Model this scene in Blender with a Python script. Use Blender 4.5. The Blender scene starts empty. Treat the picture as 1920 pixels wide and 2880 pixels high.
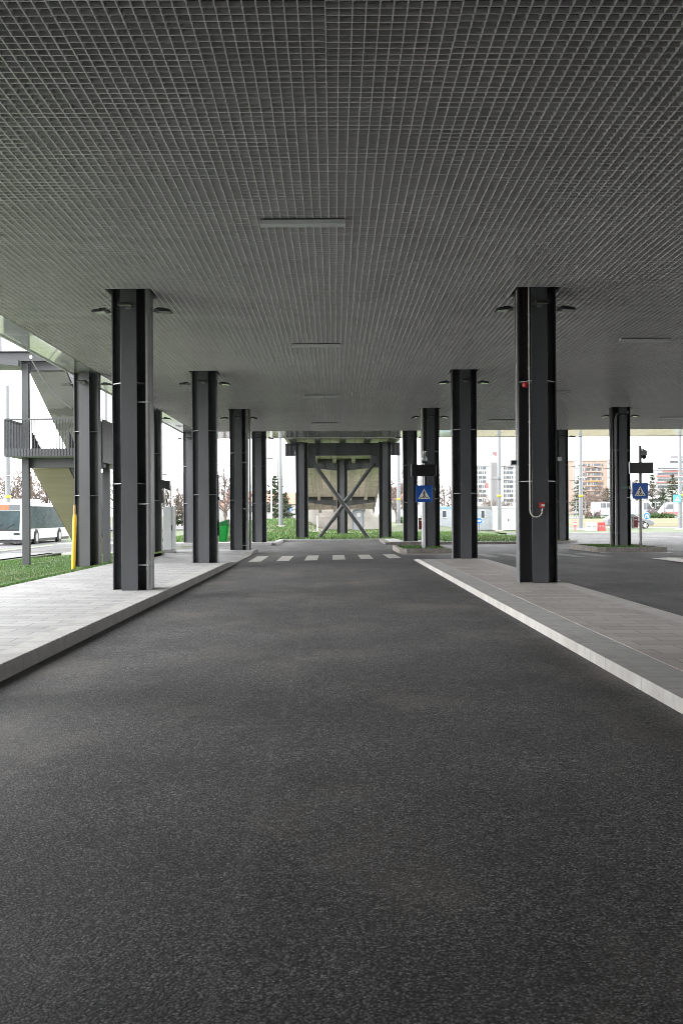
import bpy, math, random
import mathutils
from mathutils import Vector, Matrix
R = math.radians
sc = bpy.context.scene
col = sc.collection
rnd = random.Random(7)

# ------------------------------------------------------------------ camera
F = 2665.0                       # focal length in pixels of the 1920 x 2880 photograph
CAMZ = 1.5
fwd = Vector((0.00713, 1, 0.00263)).normalized()
rt = fwd.cross(Vector((0, 0, 1))).normalized()
up = rt.cross(fwd).normalized()
rho = 0.0062
rt, up = rt*math.cos(rho)-up*math.sin(rho), up*math.cos(rho)+rt*math.sin(rho)
camd = bpy.data.cameras.new('camera')
cam = bpy.data.objects.new('camera', camd)
col.objects.link(cam)
m = Matrix((rt, up, -fwd)).transposed().to_4x4()
m.translation = Vector((0, 0, CAMZ))
cam.matrix_world = m
camd.sensor_fit = 'VERTICAL'; camd.sensor_height = 36; camd.sensor_width = 24
camd.lens = 36*F/2880
camd.clip_end = 4000
sc.camera = cam

def at(px, py, Y):
    d = fwd + rt*((px-960)/F) - up*((py-1440)/F)
    return Vector((0, 0, CAMZ)) + d*(Y/d.y)

# ------------------------------------------------------------------ materials
def nodes(name):
    m = bpy.data.materials.new(name); m.use_nodes = True
    return m, m.node_tree.nodes, m.node_tree.links, m.node_tree.nodes['Principled BSDF']

def mix_col(n, l, fac, c1, c2):
    mx = n.new('ShaderNodeMix'); mx.data_type = 'RGBA'
    for i, v in ((0, fac), (6, c1), (7, c2)):
        if isinstance(v, (tuple, list)): mx.inputs[i].default_value = tuple(v)+((1,) if len(v) == 3 else ())
        elif isinstance(v, (int, float)): mx.inputs[i].default_value = v
        else: l.new(v, mx.inputs[i])
    return mx.outputs[2]

def tex(n, l, kind='noise', scale=5, detail=4, rough=.55, vec=None, sc3=None, obj=True):
    tc = n.new('ShaderNodeTexCoord')
    v = tc.outputs['Object'] if vec is None else vec
    if sc3:
        mp = n.new('ShaderNodeMapping'); mp.inputs['Scale'].default_value = sc3
        l.new(v, mp.inputs[0]); v = mp.outputs[0]
    if kind == 'noise':
        t = n.new('ShaderNodeTexNoise'); t.inputs['Scale'].default_value = scale
        t.inputs['Detail'].default_value = detail; t.inputs['Roughness'].default_value = rough
        l.new(v, t.inputs['Vector']); return t.outputs['Fac']
    if kind == 'voro':
        t = n.new('ShaderNodeTexVoronoi'); t.inputs['Scale'].default_value = scale
        l.new(v, t.inputs['Vector']); return t
    return v

def ramp(n, l, fac, stops):
    r = n.new('ShaderNodeValToRGB')
    e = r.color_ramp.elements
    e[0].position = stops[0][0]; e[1].position = stops[-1][0]
    def c4(c): return (c, c, c, 1) if isinstance(c, (int, float)) else tuple(c)+(1,)
    e[0].color = c4(stops[0][1]); e[1].color = c4(stops[-1][1])
    for p, c in stops[1:-1]:
        x = e.new(p); x.color = c4(c)
    l.new(fac, r.inputs[0]); return r.outputs[0]

def bump(n, l, b, h, strength=.3, dist=.01):
    bp = n.new('ShaderNodeBump'); bp.inputs['Strength'].default_value = strength
    bp.inputs['Distance'].default_value = dist
    l.new(h, bp.inputs['Height']); l.new(bp.outputs[0], b.inputs['Normal'])

def plain(name, c, rough=.5, var=.15, scale=3, metal=0, spec=.5, bmp=0, sc3=None, coat=0):
    m, n, l, b = nodes(name)
    b.inputs['Roughness'].default_value = rough; b.inputs['Metallic'].default_value = metal
    b.inputs['Specular IOR Level'].default_value = spec
    if coat: b.inputs['Coat Weight'].default_value = coat; b.inputs['Coat Roughness'].default_value = .04
    f = tex(n, l, 'noise', scale, 5, .6, sc3=sc3)
    f2 = ramp(n, l, f, [(.3, 0), (.7, 1)])
    lo = tuple(x*(1-var) for x in c); hi = tuple(min(1, x*(1+var)) for x in c)
    l.new(mix_col(n, l, f2, lo, hi), b.inputs['Base Color'])
    if bmp: bump(n, l, b, f, bmp, .01)
    return m

M = {}
M['steel'] = plain('dark_steel_paint', (.075, .077, .083), .42, .12, 1.6, sc3=(1, 1, .35), spec=.5)
M['steel_far'] = plain('grey_steel_paint', (.05, .053, .058), .45, .1, 1.2)
M['grid'] = plain('grid_grey_paint', (.78, .755, .775), .3, .05, .8)
M['deck'] = plain('roof_deck_dark', (.03, .03, .03), .8)
M['soffit'] = plain('gloss_white_panel', (.78, .78, .79), .07, .02, .4, spec=.6, coat=.4, metal=.45)
M['fascia'] = plain('fascia_white', (.7, .71, .71), .3, .03)
M['lampgrey'] = plain('lamp_grey', (.62, .62, .63), .4, .04)
M['lampdark'] = plain('lamp_dark', (.05, .05, .05), .5, .1)
M['black'] = plain('black_plastic', (.018, .018, .02), .5, .1)
M['board'] = plain('display_black', (.012, .011, .012), .35, .1)
M['galv'] = plain('galvanised', (.42, .43, .44), .42, .12, 8, metal=.6)
M['pipe'] = plain('pipe_grey', (.2, .2, .2), .4, .08, 4)
M['conduit'] = plain('conduit_white', (.5, .49, .44), .5, .1, 6)
M['white'] = plain('white_paint', (.55, .56, .57), .45, .05)
M['offwhite'] = plain('offwhite_paint', (.6, .6, .58), .5, .08, 2)
M['polew'] = plain('pole_pale_grey', (.15, .158, .168), .4, .06, 1.5)
M['vanwhite'] = plain('van_white', (.36, .37, .38), .4, .06)
M['red'] = plain('red_paint', (.45, .03, .03), .45, .1)
M['darkred'] = plain('dark_red_paint', (.23, .022, .03), .45, .1)
M['green'] = plain('green_plastic', (.01, .36, .055), .35, .06)
M['dgreen'] = plain('dark_green_plastic', (.008, .16, .03), .35, .06)
M['yellow'] = plain('yellow_paint', (.75, .42, .005), .4, .06)
M['tan'] = plain('primer_tan', (.36, .23, .09), .6, .12)
M['blue'] = plain('sign_blue', (.01, .085, .38), .4, .06, 3)
M['cyan'] = plain('sign_pale_blue', (.08, .45, .62), .4, .05)
M['signwhite'] = plain('sign_white', (.72, .7, .64), .45, .08, 6)
M['signblack'] = plain('sign_black', (.02, .02, .02), .5, .05)
M['exitgreen'] = plain('exit_green', (.05, .3, .15), .5, .05)
M['exitgrey'] = plain('exit_plate', (.03, .035, .035), .5, .05)
M['cabinet'] = plain('cabinet_grey', (.5, .52, .53), .4, .04)
M['busglass'] = plain('bus_glass', (.03, .05, .055), .12, .4, 1.2, spec=.15)
M['asphroad2'] = plain('far_road', (.12, .12, .125), .8, .1, .6)
M['glass'] = plain('dark_glass', (.02, .028, .032), .06, .1, spec=.8)
M['tyre'] = plain('tyre', (.02, .02, .02), .8)
M['rim'] = plain('rim', (.4, .4, .4), .4, metal=.5)
M['orange'] = plain('display_orange', (.6, .1, .03), .5, .4, 12)
M['bark'] = plain('bark', (.12, .09, .075), .9, .3, 6)
M['twig'] = plain('twig_brown', (.15, .112, .088), .9, .35, .5)
M['twig2'] = plain('twig_grey', (.14, .115, .112), .9, .35, .5)
M['silver'] = plain('car_silver', (.16, .165, .18), .3, .05, metal=.4)
M['toilet'] = plain('toilet_grey', (.16, .18, .2), .5, .06)
M['orangepaint'] = plain('brick_orange', (.34, .25, .21), .8, .08, .3)
M['bldwhite'] = plain('building_white', (.4, .4, .395), .8, .05, .2)
M['bldgrey'] = plain('building_grey', (.17, .165, .17), .8, .08, .2)
M['bldwin'] = plain('building_window', (.06, .07, .085), .2, .5, .35)
M['bldred'] = plain('building_red', (.34, .13, .13), .7, .1, .3)
M['rooftile'] = plain('roof_tile', (.34, .17, .125), .85, .15, 2)
M['blockwall'] = plain('blocking_wall', (.42, .42, .42), .7, .1, .5)  # walls of the added light-blocking building behind the viewer
M['dirt'] = plain('dirt_pale', (.4, .36, .31), .95, .2, 1.5)
M['cable'] = plain('cable_black', (.03, .03, .03), .6)
M['yelgreen'] = plain('yellow_green', (.35, .35, .03), .6)

def asphalt():
    m, n, l, b = nodes('asphalt')
    # chippings: cells pushed about by fine noise so that no two look alike, over a second, coarser size
    tc0 = n.new('ShaderNodeTexCoord')
    nz = n.new('ShaderNodeTexNoise'); nz.inputs['Scale'].default_value = 190; nz.inputs['Detail'].default_value = 2
    l.new(tc0.outputs['Object'], nz.inputs['Vector'])
    wv = n.new('ShaderNodeVectorMath'); wv.operation = 'MULTIPLY_ADD'
    l.new(nz.outputs['Color'], wv.inputs[0]); wv.inputs[1].default_value = (.008, .008, .008); l.new(tc0.outputs['Object'], wv.inputs[2])
    vo = tex(n, l, 'voro', 92, vec=wv.outputs[0])
    stone = vo.outputs['Color']; dist = vo.outputs['Distance']
    sep = n.new('ShaderNodeSeparateColor'); l.new(stone, sep.inputs[0])
    st = ramp(n, l, sep.outputs[0], [(0, (.03, .03, .033)), (.45, (.092, .091, .096)), (.88, (.15, .147, .147)), (1, (.21, .203, .195))])
    gap = ramp(n, l, dist, [(.3, 1), (.65, .12)])
    fine = ramp(n, l, tex(n, l, 'noise', 24, 4, .75), [(.34, .5), (.66, 1.5)])
    mul0 = n.new('ShaderNodeMix'); mul0.data_type = 'RGBA'; mul0.blend_type = 'MULTIPLY'; mul0.inputs[0].default_value = 1
    l.new(st, mul0.inputs[6]); l.new(fine, mul0.inputs[7])
    mul = n.new('ShaderNodeMix'); mul.data_type = 'RGBA'; mul.blend_type = 'MULTIPLY'; mul.inputs[0].default_value = 1
    l.new(mul0.outputs[2], mul.inputs[6]); l.new(gap, mul.inputs[7])
    c = mul.outputs[2]
    # large soft blotches and brown dust
    big = ramp(n, l, tex(n, l, 'noise', .8, 6, .65), [(.33, .72), (.67, 1.35)])
    mul2 = n.new('ShaderNodeMix'); mul2.data_type = 'RGBA'; mul2.blend_type = 'MULTIPLY'; mul2.inputs[0].default_value = 1
    l.new(c, mul2.inputs[6]); l.new(big, mul2.inputs[7])
    dust = ramp(n, l, tex(n, l, 'noise', .55, 6, .65, sc3=(1, .7, 1)), [(.52, 0), (.74, .55)])
    c = mix_col(n, l, dust, mul2.outputs[2], (.16, .138, .115))
    # the seam between two paving passes, a thin rough ridge running along the lane
    tc = n.new('ShaderNodeTexCoord'); sx = n.new('ShaderNodeSeparateXYZ'); l.new(tc.outputs['Object'], sx.inputs[0])
    wob = tex(n, l, 'noise', 1.1, 4, .6)
    ad = n.new('ShaderNodeMath'); ad.operation = 'MULTIPLY_ADD'; l.new(wob, ad.inputs[0]); ad.inputs[1].default_value = .11; l.new(sx.outputs[0], ad.inputs[2])
    sb = n.new('ShaderNodeMath'); sb.operation = 'ADD'; l.new(ad.outputs[0], sb.inputs[0]); sb.inputs[1].default_value = .345
    ab = n.new('ShaderNodeMath'); ab.operation = 'ABSOLUTE'; l.new(sb.outputs[0], ab.inputs[0])
    seam = ramp(n, l, ab.outputs[0], [(.0, 1), (.03, 0)])
    brk = ramp(n, l, tex(n, l, 'noise', 2.3, 4, .6), [(.44, 0), (.7, .34)])
    sm = n.new('ShaderNodeMath'); sm.operation = 'MULTIPLY'; l.new(seam, sm.inputs[0]); l.new(brk, sm.inputs[1])
    c = mix_col(n, l, sm.outputs[0], c, (.17, .165, .16))
    l.new(c, b.inputs['Base Color'])
    rr = ramp(n, l, tex(n, l, 'noise', .5, 4, .6, sc3=(1, .45, 1)), [(.3, .6), (.7, .85)])
    l.new(rr, b.inputs['Roughness'])
    b.inputs['Specular IOR Level'].default_value = .45
    inv = n.new('ShaderNodeMath'); inv.operation = 'SUBTRACT'; inv.inputs[0].default_value = 1; l.new(dist, inv.inputs[1])
    side = ramp(n, l, sb.outputs[0], [(-.03, 0), (.03, 1)])
    h = n.new('ShaderNodeMath'); h.operation = 'MULTIPLY_ADD'; l.new(side, h.inputs[0]); h.inputs[1].default_value = .6; l.new(inv.outputs[0], h.inputs[2])
    bump(n, l, b, h.outputs[0], .5, .006)
    return m
M['asphalt'] = asphalt()

def pavers(name, c1, c2, joint, w=.6, h=.3, mortar=.006):
    m, n, l, b = nodes(name)
    tc = n.new('ShaderNodeTexCoord')
    br = n.new('ShaderNodeTexBrick'); br.inputs['Scale'].default_value = 1
    br.inputs['Brick Width'].default_value = w; br.inputs['Row Height'].default_value = h
    br.inputs['Mortar Size'].default_value = mortar; br.inputs['Mortar Smooth'].default_value = .2
    br.inputs['Color1'].default_value = c1+(1,); br.inputs['Color2'].default_value = c2+(1,); br.inputs['Mortar'].default_value = joint+(1,)
    br.inputs['Bias'].default_value = -.1
    l.new(tc.outputs['Object'], br.inputs['Vector'])
    big = ramp(n, l, tex(n, l, 'noise', .7, 6, .65), [(.3, .84), (.7, 1.12)])
    fine = ramp(n, l, tex(n, l, 'noise', 45, 3, .6), [(.3, .9), (.7, 1.08)])
    a = n.new('ShaderNodeMix'); a.data_type = 'RGBA'; a.blend_type = 'MULTIPLY'; a.inputs[0].default_value = 1
    l.new(br.outputs['Color'], a.inputs[6]); l.new(big, a.inputs[7])
    a2 = n.new('ShaderNodeMix'); a2.data_type = 'RGBA'; a2.blend_type = 'MULTIPLY'; a2.inputs[0].default_value = 1
    l.new(a.outputs[2], a2.inputs[6]); l.new(fine, a2.inputs[7])
    l.new(a2.outputs[2], b.inputs['Base Color'])
    b.inputs['Roughness'].default_value = .72
    inv = n.new('ShaderNodeMath'); inv.operation = 'SUBTRACT'; inv.inputs[0].default_value = 1; l.new(br.outputs['Fac'], inv.inputs[1])
    bump(n, l, b, inv.outputs[0], .5, .004)
    return m
M['paver_l'] = pavers('pale_pavers', (.34, .34, .34), (.265, .265, .27), (.08, .08, .08))
M['paver_r'] = pavers('brown_grey_pavers', (.35, .33, .31), (.28, .26, .245), (.14, .13, .12))
def kerbmat(name, c, stain):
    m, n, l, b = nodes(name)
    f = ramp(n, l, tex(n, l, 'noise', 6, 6, .7), [(.35, 0), (.75, 1)])
    f2 = ramp(n, l, tex(n, l, 'noise', 1.3, 4, .6), [(.45, 0), (.7, .6)])
    cc = mix_col(n, l, f, c, tuple(x*.72 for x in c))
    cc = mix_col(n, l, f2, cc, stain)
    # joints between half metre stones
    tc = n.new('ShaderNodeTexCoord'); sx = n.new('ShaderNodeSeparateXYZ'); l.new(tc.outputs['Object'], sx.inputs[0])
    ad = n.new('ShaderNodeMath'); ad.operation = 'DIVIDE'; l.new(sx.outputs[1], ad.inputs[0]); ad.inputs[1].default_value = .5
    fr = n.new('ShaderNodeMath'); fr.operation = 'FRACT'; l.new(ad.outputs[0], fr.inputs[0])
    j = ramp(n, l, fr.outputs[0], [(0, 1), (.03, 0)])
    cc = mix_col(n, l, j, cc, tuple(x*.35 for x in c))
    l.new(cc, b.inputs['Base Color']); b.inputs['Roughness'].default_value = .8
    bump(n, l, b, f, .35, .004)
    return m
M['kerb_l'] = kerbmat('kerb_grey_stone', (.4, .395, .385), (.2, .19, .18))
M['kerb_r'] = kerbmat('kerb_white_stone', (.34, .335, .32), (.2, .185, .17))
M['kerb_shade'] = kerbmat('kerb_shaded_face', (.15, .142, .13), (.09, .085, .08))  # left kerb's lane-side face: its shade is put into a darker stone colour
M['kerb_mid'] = kerbmat('kerb_mid_stone', (.42, .41, .395), (.33, .315, .3))
M['kerb_top'] = kerbmat('kerb_slab', (.33, .335, .33), (.27, .265, .255))
M['concrete'] = plain('concrete_pale', (.42, .4, .37), .85, .16, 1.2, bmp=.15)
def stair_conc():
    m, n, l, b = nodes('stair_concrete')
    f = ramp(n, l, tex(n, l, 'noise', 2.2, 6, .65, sc3=(.35, 1, 1)), [(.3, 0), (.7, 1)])
    c = mix_col(n, l, f, (.33, .33, .325), (.43, .43, .42))
    tc = n.new('ShaderNodeTexCoord'); sx = n.new('ShaderNodeSeparateXYZ'); l.new(tc.outputs['Object'], sx.inputs[0])
    wob = tex(n, l, 'noise', 1.6, 4, .6)
    for zc, wdt, amt in ((4.97, .1, .75), (4.55, .09, .7)):
        ad = n.new('ShaderNodeMath'); ad.operation = 'MULTIPLY_ADD'; l.new(wob, ad.inputs[0]); ad.inputs[1].default_value = .5; l.new(sx.outputs[2], ad.inputs[2])
        sb = n.new('ShaderNodeMath'); sb.operation = 'SUBTRACT'; l.new(ad.outputs[0], sb.inputs[0]); sb.inputs[1].default_value = zc+.25
        ab = n.new('ShaderNodeMath'); ab.operation = 'ABSOLUTE'; l.new(sb.outputs[0], ab.inputs[0])
        c = mix_col(n, l, ramp(n, l, ab.outputs[0], [(wdt*.7, amt), (wdt, 0)]), c, (.2, .195, .18))
    l.new(c, b.inputs['Base Color']); b.inputs['Roughness'].default_value = .85
    bump(n, l, b, f, .15, .01)
    return m
M['stairconc'] = stair_conc()
M['woodboard'] = plain('shuttered_soffit', (.5, .4, .35), .85, .1, 2, sc3=(.2, 1, 3), bmp=.2)
def panel_conc():
    m, n, l, b = nodes('concrete_panels')
    tc = n.new('ShaderNodeTexCoord')
    br = n.new('ShaderNodeTexBrick'); br.offset = 0; br.inputs['Scale'].default_value = 1
    br.inputs['Brick Width'].default_value = .75; br.inputs['Row Height'].default_value = 2.6; br.inputs['Mortar Size'].default_value = .02
    br.inputs['Color1'].default_value = (.68, .64, .59, 1); br.inputs['Color2'].default_value = (.58, .55, .51, 1); br.inputs['Mortar'].default_value = (.3, .27, .23, 1)
    l.new(tc.outputs['Object'], br.inputs['Vector'])
    f = ramp(n, l, tex(n, l, 'noise', 1.5, 6, .7), [(.3, .7), (.7, 1.15)])
    a = n.new('ShaderNodeMix'); a.data_type = 'RGBA'; a.blend_type = 'MULTIPLY'; a.inputs[0].default_value = 1
    l.new(br.outputs['Color'], a.inputs[6]); l.new(f, a.inputs[7]); l.new(a.outputs[2], b.inputs['Base Color'])
    b.inputs['Roughness'].default_value = .9
    return m
M['panelconc'] = panel_conc()
def grassm(name, c1, c2, c3, s=.6, cut=(.5, .72)):
    m, n, l, b = nodes(name)
    f = ramp(n, l, tex(n, l, 'noise', s, 5, .6), [(.35, 0), (.65, 1)])
    f2 = ramp(n, l, tex(n, l, 'noise', s*.45, 5, .65), [(cut[0], 0), (cut[1], .8)])
    g = n.new('ShaderNodeNewGeometry')
    c = mix_col(n, l, f, c1, c2); c = mix_col(n, l, f2, c, c3)
    hs = n.new('ShaderNodeHueSaturation'); l.new(c, hs.inputs['Color'])
    vr = ramp(n, l, g.outputs['Random Per Island'], [(0, .78), (1, 1.28)])
    l.new(vr, hs.inputs['Value'])
    l.new(hs.outputs[0], b.inputs['Base Color']); b.inputs['Roughness'].default_value = .7
    b.inputs['Specular IOR Level'].default_value = .25
    return m
M['grass'] = grassm('grass_green', (.06, .128, .028), (.08, .15, .038), (.14, .15, .06))
M['lawn'] = grassm('lawn_soil_green', (.055, .11, .026), (.075, .13, .036), (.15, .13, .075))
M['ground'] = grassm('ground_grass', (.055, .08, .03), (.075, .095, .04), (.11, .1, .06), .15)
M['drygrass'] = grassm('dry_grass', (.13, .105, .05), (.11, .1, .045), (.075, .09, .035), .3)
M['needle'] = grassm('needles', (.03, .05, .025), (.05, .07, .035), (.075, .08, .045), .6)
M['hedge'] = grassm('hedge_leaves', (.035, .07, .022), (.055, .09, .03), (.07, .09, .035), .8)
def crossing():
    m, n, l, b = nodes('road_paint')
    f = ramp(n, l, tex(n, l, 'noise', 30, 5, .7), [(.36, 0), (.58, 1)])
    l.new(mix_col(n, l, f, (.24, .235, .22), (.66, .65, .6)), b.inputs['Base Color']); b.inputs['Roughness'].default_value = .7
    return m
M['paint'] = crossing()
M['oldpaint'] = plain('worn_paint', (.15, .15, .15), .7, .35, 8)

# ------------------------------------------------------------------ mesh building
class MB:
    def __init__(s): s.v = []; s.f = []; s.sm = []
    def add(s, vs, fs, smooth=False):
        o = len(s.v); s.v += [tuple(v) for v in vs]; s.f += [tuple(i+o for i in f) for f in fs]; s.sm += [smooth]*len(fs)
    def box(s, x0, x1, y0, y1, z0, z1):
        s.add([(x0, y0, z0), (x1, y0, z0), (x1, y1, z0), (x0, y1, z0), (x0, y0, z1), (x1, y0, z1), (x1, y1, z1), (x0, y1, z1)],
              [(0, 3, 2, 1), (4, 5, 6, 7), (0, 1, 5, 4), (1, 2, 6, 5), (2, 3, 7, 6), (3, 0, 4, 7)]); return s
    def cbox(s, c, d): return s.box(c[0]-d[0]/2, c[0]+d[0]/2, c[1]-d[1]/2, c[1]+d[1]/2, c[2]-d[2]/2, c[2]+d[2]/2)
    def bar(s, a, b, w, h, upv=(0, 0, 1)):
        a = Vector(a); b = Vector(b); d = (b-a).normalized(); u = Vector(upv)
        sd = d.cross(u)
        if sd.length < 1e-4: sd = Vector((1, 0, 0))
        sd.normalize(); u = sd.cross(d).normalized()
        vs = [p+sd*w/2*i+u*h/2*j for p in (a, b) for i, j in ((-1, -1), (1, -1), (1, 1), (-1, 1))]
        s.add(vs, [(0, 1, 2, 3), (7, 6, 5, 4), (0, 4, 5, 1), (1, 5, 6, 2), (2, 6, 7, 3), (3, 7, 4, 0)]); return s
    def tube(s, pts, r, n=10, cap=True):
        pts = [Vector(p) for p in pts]; rs = r if isinstance(r, (list, tuple)) else [r]*len(pts)
        vs = []; pu = None
        for i, p in enumerate(pts):
            d = (pts[min(i+1, len(pts)-1)]-pts[max(i-1, 0)]).normalized()
            if pu is None: pu = Vector((0, 0, 1)) if abs(d.z) < .9 else Vector((1, 0, 0))
            sd = d.cross(pu).normalized(); pu = sd.cross(d).normalized()
            for k in range(n):
                t = 2*math.pi*k/n; vs.append(p+(sd*math.cos(t)+pu*math.sin(t))*rs[i])
        fs = [(i*n+k, i*n+(k+1) % n, (i+1)*n+(k+1) % n, (i+1)*n+k) for i in range(len(pts)-1) for k in range(n)]
        s.add(vs, fs, True)
        if cap: s.add(vs[:n], [tuple(range(n))]); s.add(vs[-n:], [tuple(reversed(range(n)))])
        return s
    def prism(s, poly, axis, a0, a1):
        """poly of 2-D points extruded along axis ('x','y','z') from a0 to a1"""
        def mk(p, a): return {'x': (a, p[0], p[1]), 'y': (p[0], a, p[1]), 'z': (p[0], p[1], a)}[axis]
        n = len(poly)
        s.add([mk(p, a0) for p in poly]+[mk(p, a1) for p in poly],
              [tuple(reversed(range(n))), tuple(range(n, 2*n))]+[(i, (i+1) % n, n+(i+1) % n, n+i) for i in range(n)]); return s
    def lathe(s, prof, c=(0, 0, 0), n=16):
        vs = [(c[0]+r*math.cos(2*math.pi*k/n), c[1]+r*math.sin(2*math.pi*k/n), c[2]+z) for r, z in prof for k in range(n)]
        s.add(vs, [(i*n+k, i*n+(k+1) % n, (i+1)*n+(k+1) % n, (i+1)*n+k) for i in range(len(prof)-1) for k in range(n)], True)
        s.add(vs[:n], [tuple(reversed(range(n)))]); s.add(vs[-n:], [tuple(range(n))]); return s
    def build(s, name, mat, parent=None, bevel=0, loc=None):
        me = bpy.data.meshes.new(name)
        o0 = wloc(parent) if parent is not None else (Vector(loc) if loc else Vector((0, 0, 0)))
        vs = [(v[0]-o0.x, v[1]-o0.y, v[2]-o0.z) for v in s.v]
        me.from_pydata(vs, [], s.f)
        me.polygons.foreach_set('use_smooth', s.sm)
        me.materials.append(M[mat] if isinstance(mat, str) else mat)
        me.update()
        o = bpy.data.objects.new(name, me); col.objects.link(o)
        if parent is not None: o.parent = parent
        else: o.location = o0
        if bevel:
            md = o.modifiers.new('bevel', 'BEVEL'); md.width = bevel; md.segments = 2; md.limit_method = 'ANGLE'
        return o

def wloc(o):
    v = Vector((0, 0, 0))
    while o is not None: v += o.location; o = o.parent
    return v
def tag(o, label=None, cat=None, group=None, kind=None):
    for k, v in (('label', label), ('category', cat), ('group', group), ('kind', kind)):
        if v: o[k] = v
    return o
def thing(name, loc, label, cat, group=None):
    o = bpy.data.objects.new(name, None); col.objects.link(o); o.location = loc
    o.empty_display_size = .2
    return tag(o, label, cat, group)
def struct(o, label=None, kind='structure'):
    o['kind'] = kind
    if label: o['label'] = label
    return o
def copy_tree(o, parent=None):
    c = o.copy(); col.objects.link(c)
    c.parent = parent
    for ch in [x for x in bpy.data.objects if x.parent == o]: copy_tree(ch, c)
    return c
def sstep(a, b, x):
    t = max(0, min(1, (x-a)/(b-a))); return t*t*(3-2*t)

# ------------------------------------------------------------------ heights
KL, KR = -3.12, 2.42             # kerb lines of the middle lane
IR = 4.35                        # far side of the right-hand island
RL = 9.8                         # kerb of the next island
def zroad(x, y):
    t = sstep(40, 27, y)
    tilt = -.04+.13*max(0, min(1, (x-KL)/(KR-KL)))
    return t*tilt
def zpav(y):                     # left pavement, let down to the road at the crossing
    return .115-.105*max(sstep(27.5, 30.6, y)*(1-sstep(35.4, 36.4, y)), 0)
def zisl(y):
    return .2-.16*sstep(27.0, 30.6, y)
ZFAR = .13
def zlawn(x, y):
    z = .1*sstep(-7.3, -6.5, x)
    z -= .33*sstep(-9, -14.5, x)+.17*sstep(-17, -21, x)
    return z
def zgr(x, y):
    z = zlawn(x, y)*sstep(110, 70, y)
    # bank beside the bridge
    z += 1.0*sstep(60, 90, y)*sstep(-13, -7, x)*sstep(-.5, -3.2, x)*sstep(120, 100, y)
    z += .5*sstep(68, 84, y)*sstep(4, 6, x)*sstep(13, 8, x)*sstep(110, 95, y)
    z += .7*sstep(100, 120, y)*sstep(15, 25, x)
    return z

def sheet(name, xs, ys, zf, mat, keep=None):
    mb = MB(); nx = len(xs)
    vs = [(x, y, zf(x, y)) for y in ys for x in xs]
    fs = []
    for j in range(len(ys)-1):
        for i in range(nx-1):
            if keep is None or keep((xs[i]+xs[i+1])/2, (ys[j]+ys[j+1])/2):
                fs.append((j*nx+i, j*nx+i+1, (j+1)*nx+i+1, (j+1)*nx+i))
    mb.add(vs, fs, True)
    return mb.build(name, mat)
def fr(a, b, st):
    n = max(1, round((b-a)/st)); return [a+(b-a)*i/n for i in range(n+1)]

# ground: one sheet out to the horizon, a little under everything laid on it
gx = [-2500, -900, -400, -200]+fr(-120, -30, 10)+fr(-28, 30, 1)+fr(34, 120, 6)+[200, 400, 900, 2500]
gy = [-300, -100, -40]+fr(-20, 140, 2)+[150, 170, 200, 300, 500, 900, 1600, 3200]
def zground(x, y):
    z = zgr(x, y)-.02
    # sink under paved areas
    if -6.7 < x < 60 and y < 69.5: z -= .5*(sstep(-6.7, -6.2, x) if y < 45 else 1)*sstep(70, 67, y)
    return z
struct(sheet('ground', gx, gy, zground, 'ground'), 'flat grassy ground reaching the horizon')

# asphalt of the lanes, the cross lane and the turning area
def roadkeep(x, y):
    if y > 66 or y < -30: return False
    if x < -6.5: return 38.6 < y < 46.6 and x > -13.9
    if x < 2.6: return y < 52.9
    if x < 12.2: return y < 48
    return True
rx = [-13.9, -12, -10, -8, -6.5]+fr(-6, 16, .5)+fr(18, 60, 3); ry = fr(-30, 66, 1)
struct(sheet('road', rx, ry, zroad, 'asphalt', roadkeep), 'dark new asphalt lanes under the canopy')

# left pavement
def ribbon(name, x0, x1, ys, zf, mat, x_in=None):
    mb = MB(); vs = []
    for y in ys:
        z = zf(y); vs += [(x0, y, z-.6), (x0, y, z), (x1, y, z), (x1, y, z-.6)]
    fs = [(4*i+k, 4*i+k+1, 4*(i+1)+k+1, 4*(i+1)+k) for i in range(len(ys)-1) for k in range(3)]
    fs += [(0, 3, 2, 1), (4*(len(ys)-1), 4*(len(ys)-1)+1, 4*(len(ys)-1)+2, 4*(len(ys)-1)+3)]
    mb.add(vs, fs); return mb.build(name, mat)
ysl = fr(-30, 38.5, .5)
struct(ribbon('pavement', -6.5, KL-.3, ysl, zpav, 'paver_l'), 'pale grey slab pavement on the left')
struct(ribbon('kerb', KL-.3+.004, KL-.016, ysl, lambda y: zpav(y)+.003, 'kerb_l'), 'grey stone kerb along the left pavement')
struct(ribbon('kerb', KL-.0155, KL, ysl, lambda y: zpav(y)-.008, 'kerb_shade'), 'brown-grey outer face of the left kerb, shade painted into its colour')
# right island
ysr = fr(-30, 35.0, .5)
struct(ribbon('pavement', KR+.42, IR-.3, ysr, zisl, 'paver_r'), 'brownish slab surface of the island on the right')
struct(ribbon('kerb', KR+.14, KR+.416, ysr, lambda y: zisl(y)-.003, 'kerb_top'), 'grey slab strip behind the white kerb')
struct(ribbon('kerb', KR, KR+.137, ysr, lambda y: zisl(y)-.002, 'kerb_r'), 'white stone kerb of the island')
struct(ribbon('kerb', IR-.297, IR, ysr, lambda y: zisl(y)-.003, 'kerb_mid'), 'pale kerb on the far side of the island')
# second island further right
struct(ribbon('pavement', RL+.3, 12.0, ysr, zisl, 'paver_r'), 'slab surface of the second island')
struct(ribbon('kerb', RL, RL+.296, ysr, lambda y: zisl(y)-.003, 'kerb_mid'), 'pale kerb of the second island')
struct(ribbon('kerb', 12.004, 12.25, ysr, lambda y: zisl(y)-.003, 'kerb_mid'), 'pale far kerb of the second island')

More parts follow.
